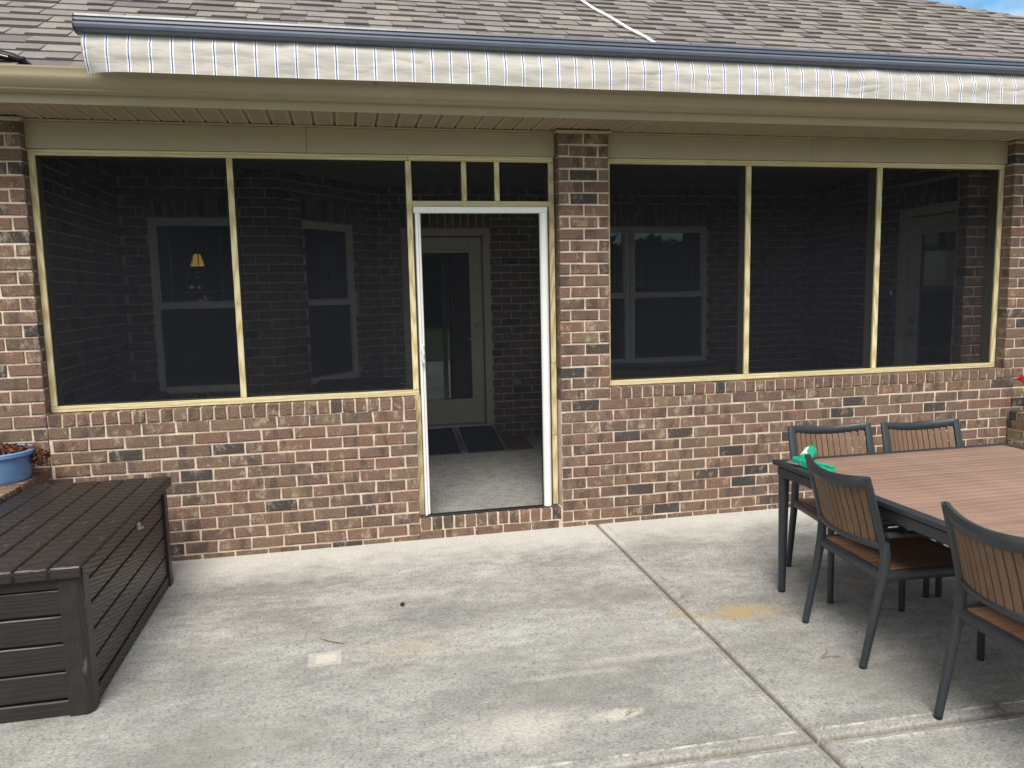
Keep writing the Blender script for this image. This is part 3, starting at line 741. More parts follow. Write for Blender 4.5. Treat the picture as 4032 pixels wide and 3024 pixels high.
BY, BX, RX = 2.80, -.09, 6.885          # back wall, left side wall, right side wall
nook = 1.80; NX1, NX2 = 1.175, 2.03
AA = math.atan2(BY - nook, NX2 - NX1); AL = math.hypot(BY - nook, NX2 - NX1)
F0 = .10
def rect_frame(m, a, b, p, q, w_, d0, d1, bot=None):
    bot = w_ if bot is None else bot
    m.cbox(a, a + w_, d0, d1, p, q, .003); m.cbox(b - w_, b, d0, d1, p, q, .003)
    m.cbox(a + w_ + .0005, b - w_ - .0005, d0, d1, q - w_, q, .003); m.cbox(a + w_ + .0005, b - w_ - .0005, d0, d1, p, p + bot, .003)
    return m
def place(m, org, ang):
    ca, sa = math.cos(ang), math.sin(ang)
    r_ = MB(); r_.v = [(org[0] + ca * x - sa * y, org[1] + sa * x + ca * y, z) for x, y, z in m.v]; r_.f = m.f; r_.t = m.t; return r_
def window(org, ang, a, b, p, q):
    P = lambda n, m, mat, par=None, **k: H.part(n, place(m, org, ang), mat, par, **k)
    fr = P('window', rect_frame(MB(), a, b, p, q, .050, .045, .12), 'white_vinyl')
    zm = lerp(p, q, .505); g0, g1 = a + .051, b - .051
    P('upper_sash', rect_frame(MB(), g0, g1, zm + .018, q - .0505, .012, .07, .095), 'white_vinyl', fr)
    P('meeting_rail', MB().cbox(g0, g1, .060, .10, zm - .030, zm + .0175, .003), 'white_vinyl', fr)
    P('lower_sash', rect_frame(MB(), g0, g1, p + .0505, zm - .0305, .022, .080, .105, .035), 'white_vinyl', fr)
    P('pane', MB().box(g0 + .012, g1 - .012, .083, .087, zm + .03, q - .062), 'glass', fr)
    P('pane', MB().box(g0 + .022, g1 - .022, .092, .096, p + .085, zm - .052), 'glass', fr)
    P('insect_screen', MB().box(g0 + .004, g1 - .004, .076, .077, p + .055, zm - .033), 'screen', fr)
    for s in (g0 + .092, g1 - .108): P('muntin', MB().cbox(s, s + .016, .0885, .094, zm + .03, q - .0625, .002), 'white_vinyl', fr)
    for z in (zm + .105, q - .16): P('muntin', MB().cbox(g0 + .012, g1 - .012, .0945, .099, z, z + .016, .002), 'white_vinyl', fr)
    P('window_sill', MB().cbox(a + .004, b - .004, .015, .0445, p + .001, p + .022, .003), 'white_vinyl', fr)
    return fr
W1 = (.205, .92, .89, 2.37)                              # along the nook wall from BX
ww = .715
W2 = (.31, .31 + ww, .89, 2.37)
W3 = (3.96 - NX2, 4.765 - NX2, .88, 2.37); W4 = (4.775 - NX2, 5.68 - NX2, .88, 2.37)
D1 = (2.285 - NX2, 3.205 - NX2, .138, 2.36)
NOOK = ((BX, nook), 0, NX1 - BX)
ANG = ((NX1, nook), AA, AL)
BACK = ((NX2, BY), 0, RX - NX2)
RIGHT = ((RX, BY), R(-90), BY - .33)
LEFT = ((BX, .20), R(90), nook - .20)
D2 = (BY - 1.30, BY - .155, .138, 2.385)
def soldier(w_): return (w_[0] - .02, w_[1] + .02, w_[3], w_[3] + .205)
for wall_def, hs, indiv, ph in ((NOOK, [W1], True, .03), (ANG, [W2], True, .08), (BACK, [D1, (W3[0], W4[1], W3[2], W3[3])], False, .05), (RIGHT, [D2], False, .02), (LEFT, [], False, .06)):
    org, ang, ln = wall_def
    wp = H.part('wall', core(org, ang, ln, .06, 2.77, hs, .008, .10), 'mortar')
    holes = hs + [soldier(h) for h in hs]
    st = None if indiv else MB()
    lay(org, ang, ln, 1, 34, ph, holes, wp, H.loc, st, z0=.06 - .005)
    for h in hs: upright(org, ang, h[0] - .02, h[1] + .02, h[3] + .1035, .196, wp, H.loc, stuff=st)
    if st: H.part('bricks', st, 'brick', wp, kind='stuff')
    # rowlock sill under the windows
    for h in hs:
        if h[2] > .5: upright(org, ang, h[0], h[1], h[2] - .04, .07, wp, H.loc, stuff=st, dy0=-.02, name='sill_brick')
# the brick return behind the right-hand post
m = core((6.642, .20), 0, .25, .06, 2.765, [], .008, .12); wp = H.part('wall', m, 'mortar')
lay((6.63, .20), 0, .252, 1, 34, 0, (), wp, H.loc, z0=.055)
window(NOOK[0], 0, *W1); window(ANG[0], AA, *W2)
window(BACK[0], 0, *W3[:2], *W3[2:]); window(BACK[0], 0, *W4[:2], *W4[2:])
def door(org, ang, a, b, p, q, knob_left, blinds):
    P = lambda n, m, mat, par=None, **k: H.part(n, place(m, org, ang), mat, par, **k)
    cw = .075
    s0, s1, z0, z1 = a + cw + .008, b - cw - .008, p + .175, q - cw - .012
    slab_ = MB(); st = .128; gb, gt = z0 + .258, z1 - .155
    slab_.cbox(s0, s0 + st, .060, .10, z0, z1, .003); slab_.cbox(s1 - st, s1, .060, .10, z0, z1, .003)
    slab_.cbox(s0 + st + .0004, s1 - st - .0004, .060, .10, z0, gb, .003); slab_.cbox(s0 + st + .0004, s1 - st - .0004, .060, .10, gt, z1, .003)
    d = P('door', slab_, 'door_paint')
    cs = MB(); cs.cbox(a, a + cw, .0, .11, p + .13, q, .004); cs.cbox(b - cw, b, .0, .11, p + .13, q, .004); cs.cbox(a + cw + .0004, b - cw - .0004, .0, .11, q - cw, q, .004)
    P('casing', cs, 'door_paint', d)
    P('glazing_bead', rect_frame(MB(), s0 + st - .03, s1 - st + .03, gb - .03, gt + .03, .035, .052, .0595), 'door_paint', d)
    P('pane', MB().box(s0 + st + .001, s1 - st - .001, .078, .082, gb + .001, gt - .001), 'glass', d)
    P('threshold', MB().cbox(a + .01, b - .01, -.02, .11, p + .125, p + .172, .004), 'alu', d)
    P('threshold_step', MB().cbox(a + .02, b - .02, .012, .11, p + .002, p + .124, .003), 'mortar', d)
    kx = s0 + .064 if knob_left else s1 - .064; sg = 1 if knob_left else -1
    P('lever_handle', MB().tube([(kx, .060, p + 1.088), (kx, .050, p + 1.088)], .030, 20, up=(0, 0, 1)).tube([(kx, .052, p + 1.088), (kx, .010, p + 1.088)], .010, 10).tube([(kx, .012, p + 1.088), (kx + sg * .05, .010, p + 1.083), (kx + sg * .11, .014, p + 1.078)], [.010, .008, .007], 10), 'steel', d, smooth=True)
    P('deadbolt', MB().tube([(kx, .060, p + 1.21), (kx, .042, p + 1.21)], [.033, .028], 20).tube([(kx, .042, p + 1.21), (kx, .036, p + 1.21)], .016, 14), 'steel', d, smooth=True)
    if blinds:
        bl = MB(); z = gb + .02
        while z < gt - .01:
            bl.add([(s0 + st + .02, .084, z), (s1 - st - .02, .084, z), (s1 - st - .02, .094, z + .009), (s0 + st + .02, .094, z + .009), (s0 + st + .02, .084, z - .0015), (s1 - st - .02, .084, z - .0015)], [(0, 1, 2, 3), (4, 5, 1, 0)])
            z += .0145
        P('blind', bl, 'blind', d)
    return d
door(BACK[0], 0, *D1, False, False)
door(RIGHT[0], R(-90), *D2, True, True)
# shells of the rooms behind the glass
def shell(x0, x1, y0, y1, z0, z1, skip):
    m = MB().box(x0, x1, y0, y1, z0, z1); m.f = [q[::-1] for i, q in enumerate(m.f) if i not in skip]; return m
H.part('room', shell(-1.2, 7.0, 2.99, 6.6, .26, 2.75, (2,)), 'room')
# closing pieces so that no daylight leaks round the walls
H.part('outer_wall', MB().box(-1.5, 8.4, 6.7, 6.8, 0, 2.9).box(-1.5, -1.4, .2, 6.699, 0, 2.9).box(8.3, 8.4, .2, 6.699, 0, 2.9), 'brick')
H.part('attic_floor', MB().box(-1.38, 8.28, .21, 6.69, 2.81, 2.85), 'room')
# weatherproof outlet
o_ = H.part('outlet_cover', MB().cbox(3.405, 3.515, 2.735, 2.795, .700, .795, .014), 'clear', smooth=True)
H.part('outlet_plate', MB().cbox(3.435, 3.490, 2.770, 2.794, .715, .780, .004), 'gun_white', o_)

# pendant lamps over the breakfast table
for i, (x, y, z) in enumerate(((.235, 3.3, 2.03), (.62, 3.42, 2.03))):
    T = Thing('pendant_lamp', ('lit amber glass lamp shade seen through the left porch window', 'lit amber lamp shade half hidden behind the pine post')[i], 'lamp', (x, y, z), group='lamps inside the house')
    T.part('lamp_shade', MB().lathe([(.022, .120), (.036, .112), (.050, .06), (.068, .0), (.065, .0), (.046, .06), (.032, .105), (.022, .115)], (x, y, z), 20), 'lamp', smooth=True)
    T.part('rib', MB().tube([(x + .016, y - .03, z + .12), (x + .02, y - .052, z + .05), (x + .022, y - .068, z + .0)], .005, 6).tube([(x - .02, y - .03, z + .12), (x - .04, y - .045, z + .05), (x - .045, y - .055, z)], .003, 6), 'bronze')
    T.part('stem', MB().tube([(x, y, z + .12), (x, y, 2.74)], .007, 8).lathe([(.05, .70), (.05, .715), (0.001, .716)], (x, y, z), 14), 'bronze', smooth=True)
T = Thing('cardboard_box', 'pale box standing inside the house behind the back door glass', 'box', (2.38, 3.3, .26))
T.part('carton', MB().cbox(2.18, 2.55, 3.2, 3.5, .26, .86, .004), 'card')
T.part('flap', MB().cbox(2.182, 2.548, 3.12, 3.198, .855, .861, .001), 'card')
m = MB(); v = []
for i in range(41):
    x = 2.15 + i * .0085; y = 4.4 + .03 * math.sin(i * 1.3)
    v += [(x, y, 1.25), (x, y, 2.1)]
m.add(v, [(2 * i, 2 * i + 2, 2 * i + 3, 2 * i + 1) for i in range(40)])
m.add([(p[0], p[1] + .004, p[2]) for p in v], [(2 * i, 2 * i + 1, 2 * i + 3, 2 * i + 2) for i in range(40)])
single('curtain', m, 'curtain', 'narrow pale curtain inside the house, seen through the back door', 'curtain', smooth=True)

# ================================================================== AWNING
A0, A1 = .425, 7.6
T = Thing('awning', 'retracted striped fabric awning with a slate grey front bar along the eaves', 'awning', (4, -.6, 3.0))
bp = [(y_ + .03, z_) for y_, z_ in [(-.600, 3.070), (-.640, 3.068), (-.672, 3.074), (-.688, 3.088), (-.690, 3.103), (-.682, 3.116), (-.676, 3.118), (-.684, 3.124), (-.682, 3.136), (-.672, 3.141), (-.672, 3.144), (-.678, 3.147), (-.674, 3.158), (-.655, 3.163), (-.62, 3.160), (-.600, 3.15)]]
T.part('front_bar', MB().extrude_x(bp, [A0 - .012, 2, 4, 6, A1 + .012]), 'awnbar', smooth=35)
for x in (A0 - .02, A1 + .0125):
    cp = [(y * 1.0 + (-.002 if y < -.64 else 0), z) for y, z in bp]
    T.part('end_cap', MB().extrude_x(cp, [x, x + .0075]), 'awnbar_dark')
def wob(x, j):
    n_ = noise.noise(Vector((x * 3.1, j * .5, 2))) * .011 + noise.noise(Vector((x * 9, j * .9, 5))) * .006
    s_ = .012 * math.exp(-((x - 1.5) / .05) ** 2) + .016 * math.exp(-((x - 3.53) / .06) ** 2) + .016 * math.exp(-((x - 5.1) / .06) ** 2)
    e = math.sin(math.pi * min(j, 9) / 9) if j < 10 else math.sin(math.pi * (19 - j) / 9)
    tt = (j if j < 10 else 19 - j) / 9
    return (n_ - s_ * .6) * (.3 + e) + .085 * math.exp(-(x - A0) / .07) * tt ** 2, noise.noise(Vector((x * 1.1, 3, 4))) * .004 * (j in (9, 10))
fp = []
for i in range(10):
    t = i / 9
    fp.append((-.600 - .045 * (1 - (1 - min(1, t / .55)) ** 2), 3.088 - .214 * t))
fp2 = fp + [(y + .004, z) for y, z in fp[::-1]]
T.part('valance', MB().extrude_x(fp2, [A0 + .006 + i * (A1 - A0 - .012) / 260 for i in range(261)], True, wob), 'fabric', smooth=60)
T.part('roller_tube', MB().tube([(A0 + .02, -.50, 3.045), (A1 - .02, -.50, 3.045)], .045, 14), 'awnbar_dark', smooth=True)
for x in (.90, 1.55, 3.6, 5.3, 7.0): T.part('roof_bracket', MB().cbox(x, x + .06, -.52, -.38, 2.955, 3.0, .003).cbox(x, x + .06, -.46, -.40, 3.0005, 3.06, .003), 'awnbar_dark')

# cable and black clip on the roof
pts = [(3.755, 1.437), (3.766, 1.312), (3.798, 1.121), (3.869, .904), (3.92, .659), (3.992, .469), (4.03, .2), (4.05, -.2), (4.05, -.42)]
pts = [(3.66, 1.9), (3.72, 1.65)] + pts
single('cable', MB().tube([rp(x, y, .022) for x, y in pts], .0115, 8), 'cable', 'white cable running down the shingles to the awning bar', 'cable', smooth=True)
T = Thing('plastic_fitting', 'glossy black curved plastic piece on the roof edge left of the awning', 'fitting', (0, -.42, 2.97))
arc = [(-.16, 3.012), (-.08, 3.022), (-.02, 3.018), (.05, 3.004), (.10, 2.985), (.13, 2.966)]
T.part('body', MB().tube([(x, -.44, z - .022) for x, z in arc], [.020, .024, .024, .02, .014, .006], 10, flat=1.6), 'black_gloss', smooth=True)
T.part('rib', MB().tube([(-.10, -.475, 2.975), (-.03, -.478, 2.985), (.03, -.476, 2.972)], .007, 8), 'black_gloss', smooth=True)
T.part('clip', MB().cbox(.075, .105, -.47, -.445, 2.966, 2.982, .002), 'black_gloss')

# ================================================================== DECK BOX
T = Thing('storage_box', 'dark brown wood grain resin deck box with plank lid by the left wall', 'storage box', (.26, -1.12, 0))
bx0, bx1, by0, by1 = -.105, .625, -1.885, -.375
zl = .582
T.part('inner_body', MB().box(bx0 + .03, bx1 - .028, by0 + .03, by1 - .03, .01, .575), 'resin_plain')
for i, (za, zb) in enumerate(((.004, .066), (.074, .184), (.193, .303), (.312, .422), (.431, .530), (.536, .578))):
    dd = .014 if i else .008
    x0, x1, y0, y1 = bx0 + dd, bx1 - dd, by0 + dd, by1 - dd
    T.piece('board', MB().cbox(x0 + .07, x1 - .07, y0, y0 + .02, za, zb, .004), 'resin_x')
    T.piece('board', MB().cbox(x0 + .07, x1 - .07, y1 - .02, y1, za, zb, .004), 'resin_x')
    T.piece('board', MB().cbox(x1 - .02, x1, y0 + .07, y1 - .07, za, zb, .004), 'resin_y')
    T.piece('board', MB().cbox(x0, x0 + .02, y0 + .07, y1 - .07, za, zb, .004), 'resin_y')
for sx in (0, 1):
    for sy in (0, 1):
        xa, xb = (bx0, bx0 + .088) if not sx else (bx1 - .088, bx1)
        ya, yb = (by0, by0 + .088) if not sy else (by1 - .088, by1)
        c = .022; X = lambda s: (xb if sx else xa) + (-s if sx else s); Yv = lambda s: (yb if sy else ya) + (-s if sy else s)
        poly = [(X(0), Yv(.088)), (X(0), Yv(c)), (X(c), Yv(0)), (X(.088), Yv(0)), (X(.088), Yv(.03)), (X(.03), Yv(.088))]
        if sx == sy: poly = poly[::-1]
        v = [(x, y, z) for z in (0, .579) for x, y in poly]; n_ = 6
        T.piece('corner_post', MB().add(v, [tuple(range(n_)), tuple(range(2 * n_ - 1, n_ - 1, -1))] + [(k, k + n_, (k + 1) % n_ + n_, (k + 1) % n_) for k in range(n_)]), 'resin_z')
jo = [-.112, .006, .132, .258, .386, .513, .634]
for i in range(6):
    a, b = jo[i] + .003, jo[i + 1] - .003
    T.piece('lid_plank', MB().cbox(a, b, -1.905, -.325, .584, .634, .006), 'resin_y')
T.part('lid_base', MB().cbox(-.108, .630, -1.895, -.335, .5805, .622, .004), 'resin_plain')
for k in (0, 1): T.piece('lid_rim', MB().cbox((-.118, .6345)[k], (-.1125, .640)[k], -1.903, -.327, .5835, .630, .002), 'resin_y')
lk = T.part('hasp', MB().cbox(.636, .652, -1.12, -1.085, .540, .578, .003).tube([(.652, -1.115, .545), (.664, -1.1155, .55), (.664, -1.09, .55), (.652, -1.09, .545)], .0035, 8), 'steel', smooth=True)
T.part('carry_handle', MB().bar([(.13, -1.878, .532), (.16, -1.886, .523), (.28, -1.886, .523), (.31, -1.878, .532)], .008, .010), 'resin_plain')

# ================================================================== POTS
def pot(T, c, r0, r1, h, ribs, mat):
    prof = [(.001, .004), (r0 - .004, .0), (r0, .006)]
    for i in range(ribs):
        za = .012 + (h - .045) * i / ribs; zb = .012 + (h - .045) * (i + .55) / ribs; zc_ = .012 + (h - .045) * (i + .65) / ribs; zd = .012 + (h - .045) * (i + .98) / ribs
        rr = lambda z: lerp(r0, r1, (z / h) ** .8)
        prof += [(rr(za), za), (rr(zb), zb), (rr(zc_) - .003, zc_), (rr(zd) - .003, zd)]
    prof += [(r1, h - .030), (r1 + .010, h - .026), (r1 + .012, h - .006), (r1 + .006, h), (r1 - .006, h - .002), (r1 - .010, h - .02), (r0 - .01, .03)]
    return T.part('pot', MB().lathe(prof, c, 48), mat, smooth=35)
def leaf_cluster(mb, c, r, n, size, rng, flatten=1.0, hemi=False):
    for _ in range(n):
        while True:
            p = Vector((rng.uniform(-1, 1), rng.uniform(-1, 1), rng.uniform(0 if hemi else -1, 1)))
            if p.length <= 1: break
        q = Vector(c) + Vector((p.x * r, p.y * r, p.z * r * flatten))
        a = Vector((rng.gauss(0, 1), rng.gauss(0, 1), rng.gauss(0, 1))).normalized(); b = a.cross(Vector((rng.gauss(0, 1), rng.gauss(0, 1), rng.gauss(0, 1)))).normalized()
        s = size * rng.uniform(.6, 1.3); nn = a.cross(b)
        mb.add([q - a * s, q + b * s * .55 + nn * s * .2, q + a * s, q - b * s * .55 + nn * s * .2], [(0, 1, 2), (0, 2, 3)], rng.random())
rg = random.Random(3)
pc = (-.322, -.26, .661)
T = Thing('flowerpot', 'round ribbed blue plastic pot of dead brown plants on the low brick wall', 'flowerpot', pc)
pot(T, pc, .172, .200, .178, 15, 'blue')
m = MB(); leaf_cluster(m, (pc[0], pc[1], pc[2] + .160), .186, 900, .014, rg, .26, True)
leaf_cluster(m, (pc[0] - .02, pc[1], pc[2] + .18), .12, 150, .014, rg, .35, True)
leaf_cluster(m, (pc[0] + .235, pc[1] + .02, pc[2] + .120), .052, 190, .014, rg, .9)
leaf_cluster(m, (pc[0] + .19, pc[1] + .03, pc[2] + .165), .05, 90, .014, rg, .5)
T.part('dead_foliage', m, 'mulch', kind='stuff')
m = MB(); leaf_cluster(m, (pc[0] + .035, pc[1] - .15, pc[2] + .178), .022, 26, .014, rg, .8)
T.part('green_sprout', m, 'green_leaf')
m = MB(); leaf_cluster(m, (pc[0] + .03, pc[1] - .02, pc[2] + .318), .022, 40, .013, rg, .8)
T.part('withered_bloom', m, 'orange_petal')
T.part('stem', MB().tube([(pc[0] + .02, pc[1], pc[2] + .16), (pc[0] + .035, pc[1] - .01, pc[2] + .24), (pc[0] + .03, pc[1] - .02, pc[2] + .31)], .003, 6), 'debris_dark')
pc = (7.19, -.14, .651)
T = Thing('flowerpot', 'potted plant with a red flower leaning in at the right edge', 'flowerpot', pc)
pot(T, pc, .10, .13, .17, 9, 'blue')
m = MB(); leaf_cluster(m, (pc[0], pc[1], pc[2] + .25), .10, 110, .03, rg, .7); T.part('foliage', m, 'green_leaf', kind='stuff')
fx = (6.908, -.125, .926)
T.part('stem', MB().tube([(pc[0] - .06, pc[1], pc[2] + .17), (7.06, -.13, .80), (6.965, -.125, .83), (6.918, -.122, .905)], .004, 6), 'green_leaf', smooth=True)
m = MB(); leaf_cluster(m, fx, .030, 70, .016, rg, .75); T.part('red_bloom', m, 'red_petal')
m = MB(); m.lathe([(.001, -.022), (.010, -.012), (.012, 0), (.006, .016), (.001, .024)], (6.930, -.12, .822), 10); T.part('bud', m, 'green_leaf', smooth=True)

# ================================================================== PATIO TABLE
T = Thing('patio_table', 'rectangular patio table with brown slat top and charcoal metal frame', 'table', (4.7, -2.45, 0))
tx0, tx1, ty0, ty1, tz = 3.962, 5.468, -3.50, -1.418, .740
fw = .048
T.part('frame_rail', MB().bar([(tx0 + .02, ty1 - fw / 2, tz - .014), (tx1 - .02, ty1 - fw / 2, tz - .014)], fw / 2, .014, b=.35), 'charcoal', smooth=True)
T.part('frame_rail', MB().bar([(tx0 + .02, ty0 + fw / 2, tz - .014), (tx1 - .02, ty0 + fw / 2, tz - .014)], fw / 2, .014, b=.35), 'charcoal', smooth=True)
T.part('frame_rail', MB().bar([(tx0 + fw / 2, ty0, tz - .0135), (tx0 + fw / 2, ty1, tz - .0135)], fw / 2, .0145, b=.35), 'charcoal', smooth=True)
T.part('frame_rail', MB().bar([(tx1 - fw / 2, ty0, tz - .0135), (tx1 - fw / 2, ty1, tz - .0135)], fw / 2, .0145, b=.35), 'charcoal', smooth=True)
T.part('apron', MB().cbox(tx0 + .012, tx0 + .046, ty0 + .03, ty1 - .03, tz - .083, tz - .0285, .006).cbox(tx1 - .046, tx1 - .012, ty0 + .03, ty1 - .03, tz - .083, tz - .0285, .006)
       .cbox(tx0 + .047, tx1 - .047, ty1 - .046, ty1 - .012, tz - .083, tz - .0285, .006).cbox(tx0 + .047, tx1 - .047, ty0 + .012, ty0 + .046, tz - .083, tz - .0285, .006), 'charcoal')
ns_ = 38; pt = (ty1 - ty0 - 2 * fw) / ns_
for i in range(ns_):
    y = ty0 + fw + i * pt
    T.piece('slat', MB().cbox(tx0 + fw + .001, tx1 - fw - .001, y + .0012, y + pt - .0012, tz - .018, tz - .0015 + rnd.uniform(-.0006, .0004), .0022), 'slat_table')
for x in (tx0 + .045, tx1 - .045):
    for y in (ty0 + .045, ty1 - .045):
        l = T.part('leg', MB().tube([(x, y, .012), (x, y, tz - .083)], [.0195, .0285], 20), 'charcoal', smooth=True)
        T.part('foot', MB().tube([(x, y, 0), (x, y, .0118)], .0185, 14), 'black_alu', l)

# ================================================================== CHAIRS (local: origin between back feet, +y forward)
def chair(half=.235, ns=12, loveseat=False):
    root = bpy.data.objects.new('patio_chair' if not loveseat else 'patio_loveseat', None); C.objects.link(root)
    P = lambda n, m, mat, par=None, sm=False: link(n, m.mesh(n, mat, sm), par or root)
    hb = half
    sag = .055 if not loveseat else .04
    yb = lambda z: (.082 - .095 * ((z - .48) / .38) ** 1.25) if z > .48 else .082
    for s in (-1, 1):
        pts = [(s * (hb + .005), .0, .008), (s * (hb + .008), .032, .18), (s * (hb + .012), .066, .36), (s * (hb + .014), .080, .45), (s * (hb + .014), .082, .52), (s * (hb + .014), .078, .57)]
        l = P('back_leg', MB().tube(pts, [.0165, .0185, .0205, .022, .0215, .0165], 14, up=(1, 0, 0)), 'charcoal', None, True)
        P('back_post', MB().bar([(s * (hb + .008), yb(.50) + .002, .50), (s * (hb + .006), yb(.58), .58), (s * (hb + .004), yb(.66), .66), (s * (hb + .004), yb(.76), .76), (s * (hb + .004), yb(.856), .858)], [.016, .021, .022, .021, .018], .0125, up=(0, 1, 0), b=.5), 'charcoal', l, True)
        P('foot', MB().tube([(s * (hb + .005), .0, 0), (s * (hb + .005), .0, .009)], .0158, 12), 'black_alu', l)
        fx_ = hb + .036
        l = P('front_leg', MB().tube([(s * fx_, .552, .008), (s * fx_, .545, .30), (s * fx_, .535, .45), (s * fx_, .525, .585)], [.0155, .0175, .0185, .016], 14, up=(1, 0, 0)), 'charcoal', None, True)
        P('foot', MB().tube([(s * fx_, .552, 0), (s * fx_, .552, .009)], .015, 12), 'black_alu', l)
        P('arm', MB().bar([(s * (hb + .014), .085, .600), (s * (hb + .045), .20, .612), (s * (hb + .055), .33, .616), (s * (hb + .05), .45, .612), (s * fx_, .55, .598)], .021, .011, b=.5), 'charcoal', None, True)
        P('seat_rail', MB().bar([(s * (hb + .013), .06, .418), (s * fx_, .545, .425)], .014, .022, b=.3), 'charcoal', None, True)
    def arc(z, n=15, f=1.0, x1=1.0):
        return [(lerp(-hb - .006, hb + .006, i / (n - 1)) * x1, yb(z) - f * sag * (1 - (2 * i / (n - 1) - 1) ** 2), z) for i in range(n)]
    ends = lambda a, b_, n=15: [a if i in (0, n - 1) else lerp(a, b_, .5) if i in (1, n - 2) else b_ for i in range(n)]
    P('top_rail', MB().bar([(x, y, z - .024 * (1 - (x / hb) ** 2) + .004) for x, y, z in arc(.834)], ends(.0125, .0150), ends(.024, .0265), b=.5), 'charcoal', None, True)
    P('lower_rail', MB().bar(arc(.548, f=.9), .0125, .015, b=.5), 'charcoal', None, True)
    P('rear_seat_rail', MB().bar([(-hb, .075, .415), (hb, .075, .415)], .014, .020, b=.3), 'charcoal', None, True)
    P('front_seat_rail', MB().bar([(-hb - .03, .545, .422), (hb + .03, .545, .422)], .014, .020, b=.3), 'charcoal', None, True)
    span = 2 * (hb - .018); pt_ = span / ns
    for i in range(ns):
        u = (i + .5) / ns * 2 - 1; x = u * (hb - .018)
        d = sag * (1 - u * u); dx = 2 * sag * u / hb
        w_ = pt_ * .5 - .0028
        def row(z, f, th):
            y = yb(z) - d * f; tvec = Vector((1, dx * f, 0)).normalized(); nv = Vector((-tvec.y, tvec.x, 0))
            return [Vector((x, y, z)) + tvec * w_ * a + nv * th * b_ for a, b_ in ((-1, -1), (1, -1), (1, 1), (-1, 1))]
        v = []
        for k in range(5):
            z = lerp(.556, .822 - .026 * (1 - u * u), k / 4); v += row(z, lerp(.9, 1, k / 4), .006)
        f = [(4 * k + a, 4 * k + (a + 1) % 4, 4 * k + 4 + (a + 1) % 4, 4 * k + 4 + a) for k in range(4) for a in range(4)]
        P('back_slat', MB().add(v, f), 'slat_back')
    n2 = 8 if not loveseat else 18; p2 = (2 * hb) / n2
    for i in range(n2):
        x = -hb + i * p2
        b0 = 1.0; 
        me = MB().cbox(x + .002, x + p2 - .002, .092, .528, .425, .441, .003)
        P('seat_slat', me, 'slat_seat')
    return root
proto = chair()
def put(o, x, y, z, deg, label, group=None, cat='chair'):
    o.location = (x, y, z); o.rotation_euler[2] = R(deg); tag(o, label, cat, group); return o
GR = 'slat back chairs of the patio dining set'
put(proto, 3.888, -2.09, 0, -93.5, 'brown slat chair beside the caulking gun, its back turned to the open patio', GR)
put(copy_tree(proto), 3.880, -2.985, 0, -93.5, 'foremost brown slat chair, cut off by the right edge of the photo', GR)
put(copy_tree(proto), 4.50, -1.150, 0, 173.5, 'brown slat chair by the brick wall, behind the green caulking gun', GR)
put(copy_tree(proto), 5.075, -1.21, 0, 176.5, 'brown slat chair by the brick wall, the one farther right behind the table', GR)
# inside the porch
put(copy_tree(proto), 3.99, 2.66, .138, 180, 'dark chair against the porch back wall, just seen through the screen door', GR)
put(copy_tree(proto), 6.50, 2.00, .138, -120, 'dark chair in the far right porch corner behind the middle right screen', GR)
ls = chair(.62, 24, True)
put(ls, 4.60, 1.38, .138, 0, 'wide slat back loveseat behind the right screen, next to the pillar', None, 'loveseat'); ls.scale = (1, 1, 1.05)
# dark sofas in the nook, seen over the left sill
def sofa(label, x, y, deg, L_, hgt):
    root = bpy.data.objects.new('sofa', None); C.objects.link(root); put(root, x, y, .138, deg, label, None, 'sofa')
    P = lambda n, m, mat: link(n, m.mesh(n, mat), root)
    P('base', MB().cbox(-L_ / 2, L_ / 2, 0, .72, .08, .34, .02), 'sofa')
    P('backrest', MB().cbox(-L_ / 2, L_ / 2, 0, .12, .3405, hgt, .03), 'sofa')
    for s in (-1, 1): P('armrest', MB().cbox(s * (L_ / 2 - .06) - .06, s * (L_ / 2 - .06) + .06, .1205, .72, .3405, .60, .02), 'sofa')
    for i in range(2):
        w_ = (L_ - .26) / 2; a = -L_ / 2 + .13 + i * w_
        P('seat_cushion', MB().cbox(a + .005, a + w_ - .005, .13, .70, .3405, .47, .03), 'cushion')
        P('back_cushion', MB().cbox(a + .005, a + w_ - .005, .1205, .26, .4705, hgt - .05, .04), 'cushion')
    for sx in (-1, 1):
        for yy in (.05, .67): P('leg', MB().cbox(sx * (L_ / 2 - .06) - .02, sx * (L_ / 2 - .06) + .02, yy - .02, yy + .02, 0, .0795, .003), 'sofa')
sofa('dark sofa along the left porch wall, its top just above the left sill', .02, 1.08, -90, 1.20, .86)
sofa('dark low seat under the angled window, behind the second left screen', 1.79, 1.78, 180, .72, .82)
# ramp, mat, pole
T = Thing('threshold_ramp', 'folding black grit ramp with aluminium edges at the back door', 'ramp', (2.75, 2.4, .138))
def ramp_panel(x0, x1):
    ya, yb_, za, zb = 2.10, 2.80, .146, .288
    def q(x, y, up=0): t = (y - ya) / (yb_ - ya); return (x, y, lerp(za, zb, t) + up)
    v = [q(x0, ya), q(x1, ya), q(x1, yb_), q(x0, yb_), q(x0, ya, -.006), q(x1, ya, -.006), q(x1, yb_, -.03), q(x0, yb_, -.03)]
    f = [(0, 1, 2, 3), (7, 6, 5, 4), (0, 4, 5, 1), (1, 5, 6, 2), (2, 6, 7, 3), (3, 7, 4, 0)]
    p_ = T.part('ramp_panel', MB().add(v, f), 'grit')
    for x in (x0, x1): T.part('edge_rail', MB().bar([q(x, ya - .004, .004), q(x, yb_, .004)], .012, .012, b=.3), 'alu', p_)
    T.part('edge_lip', MB().bar([q(x0 + .0125, ya - .008, -.002), q(x1 - .0125, ya - .008, -.002)], .012, .006, b=.3), 'alu', p_)
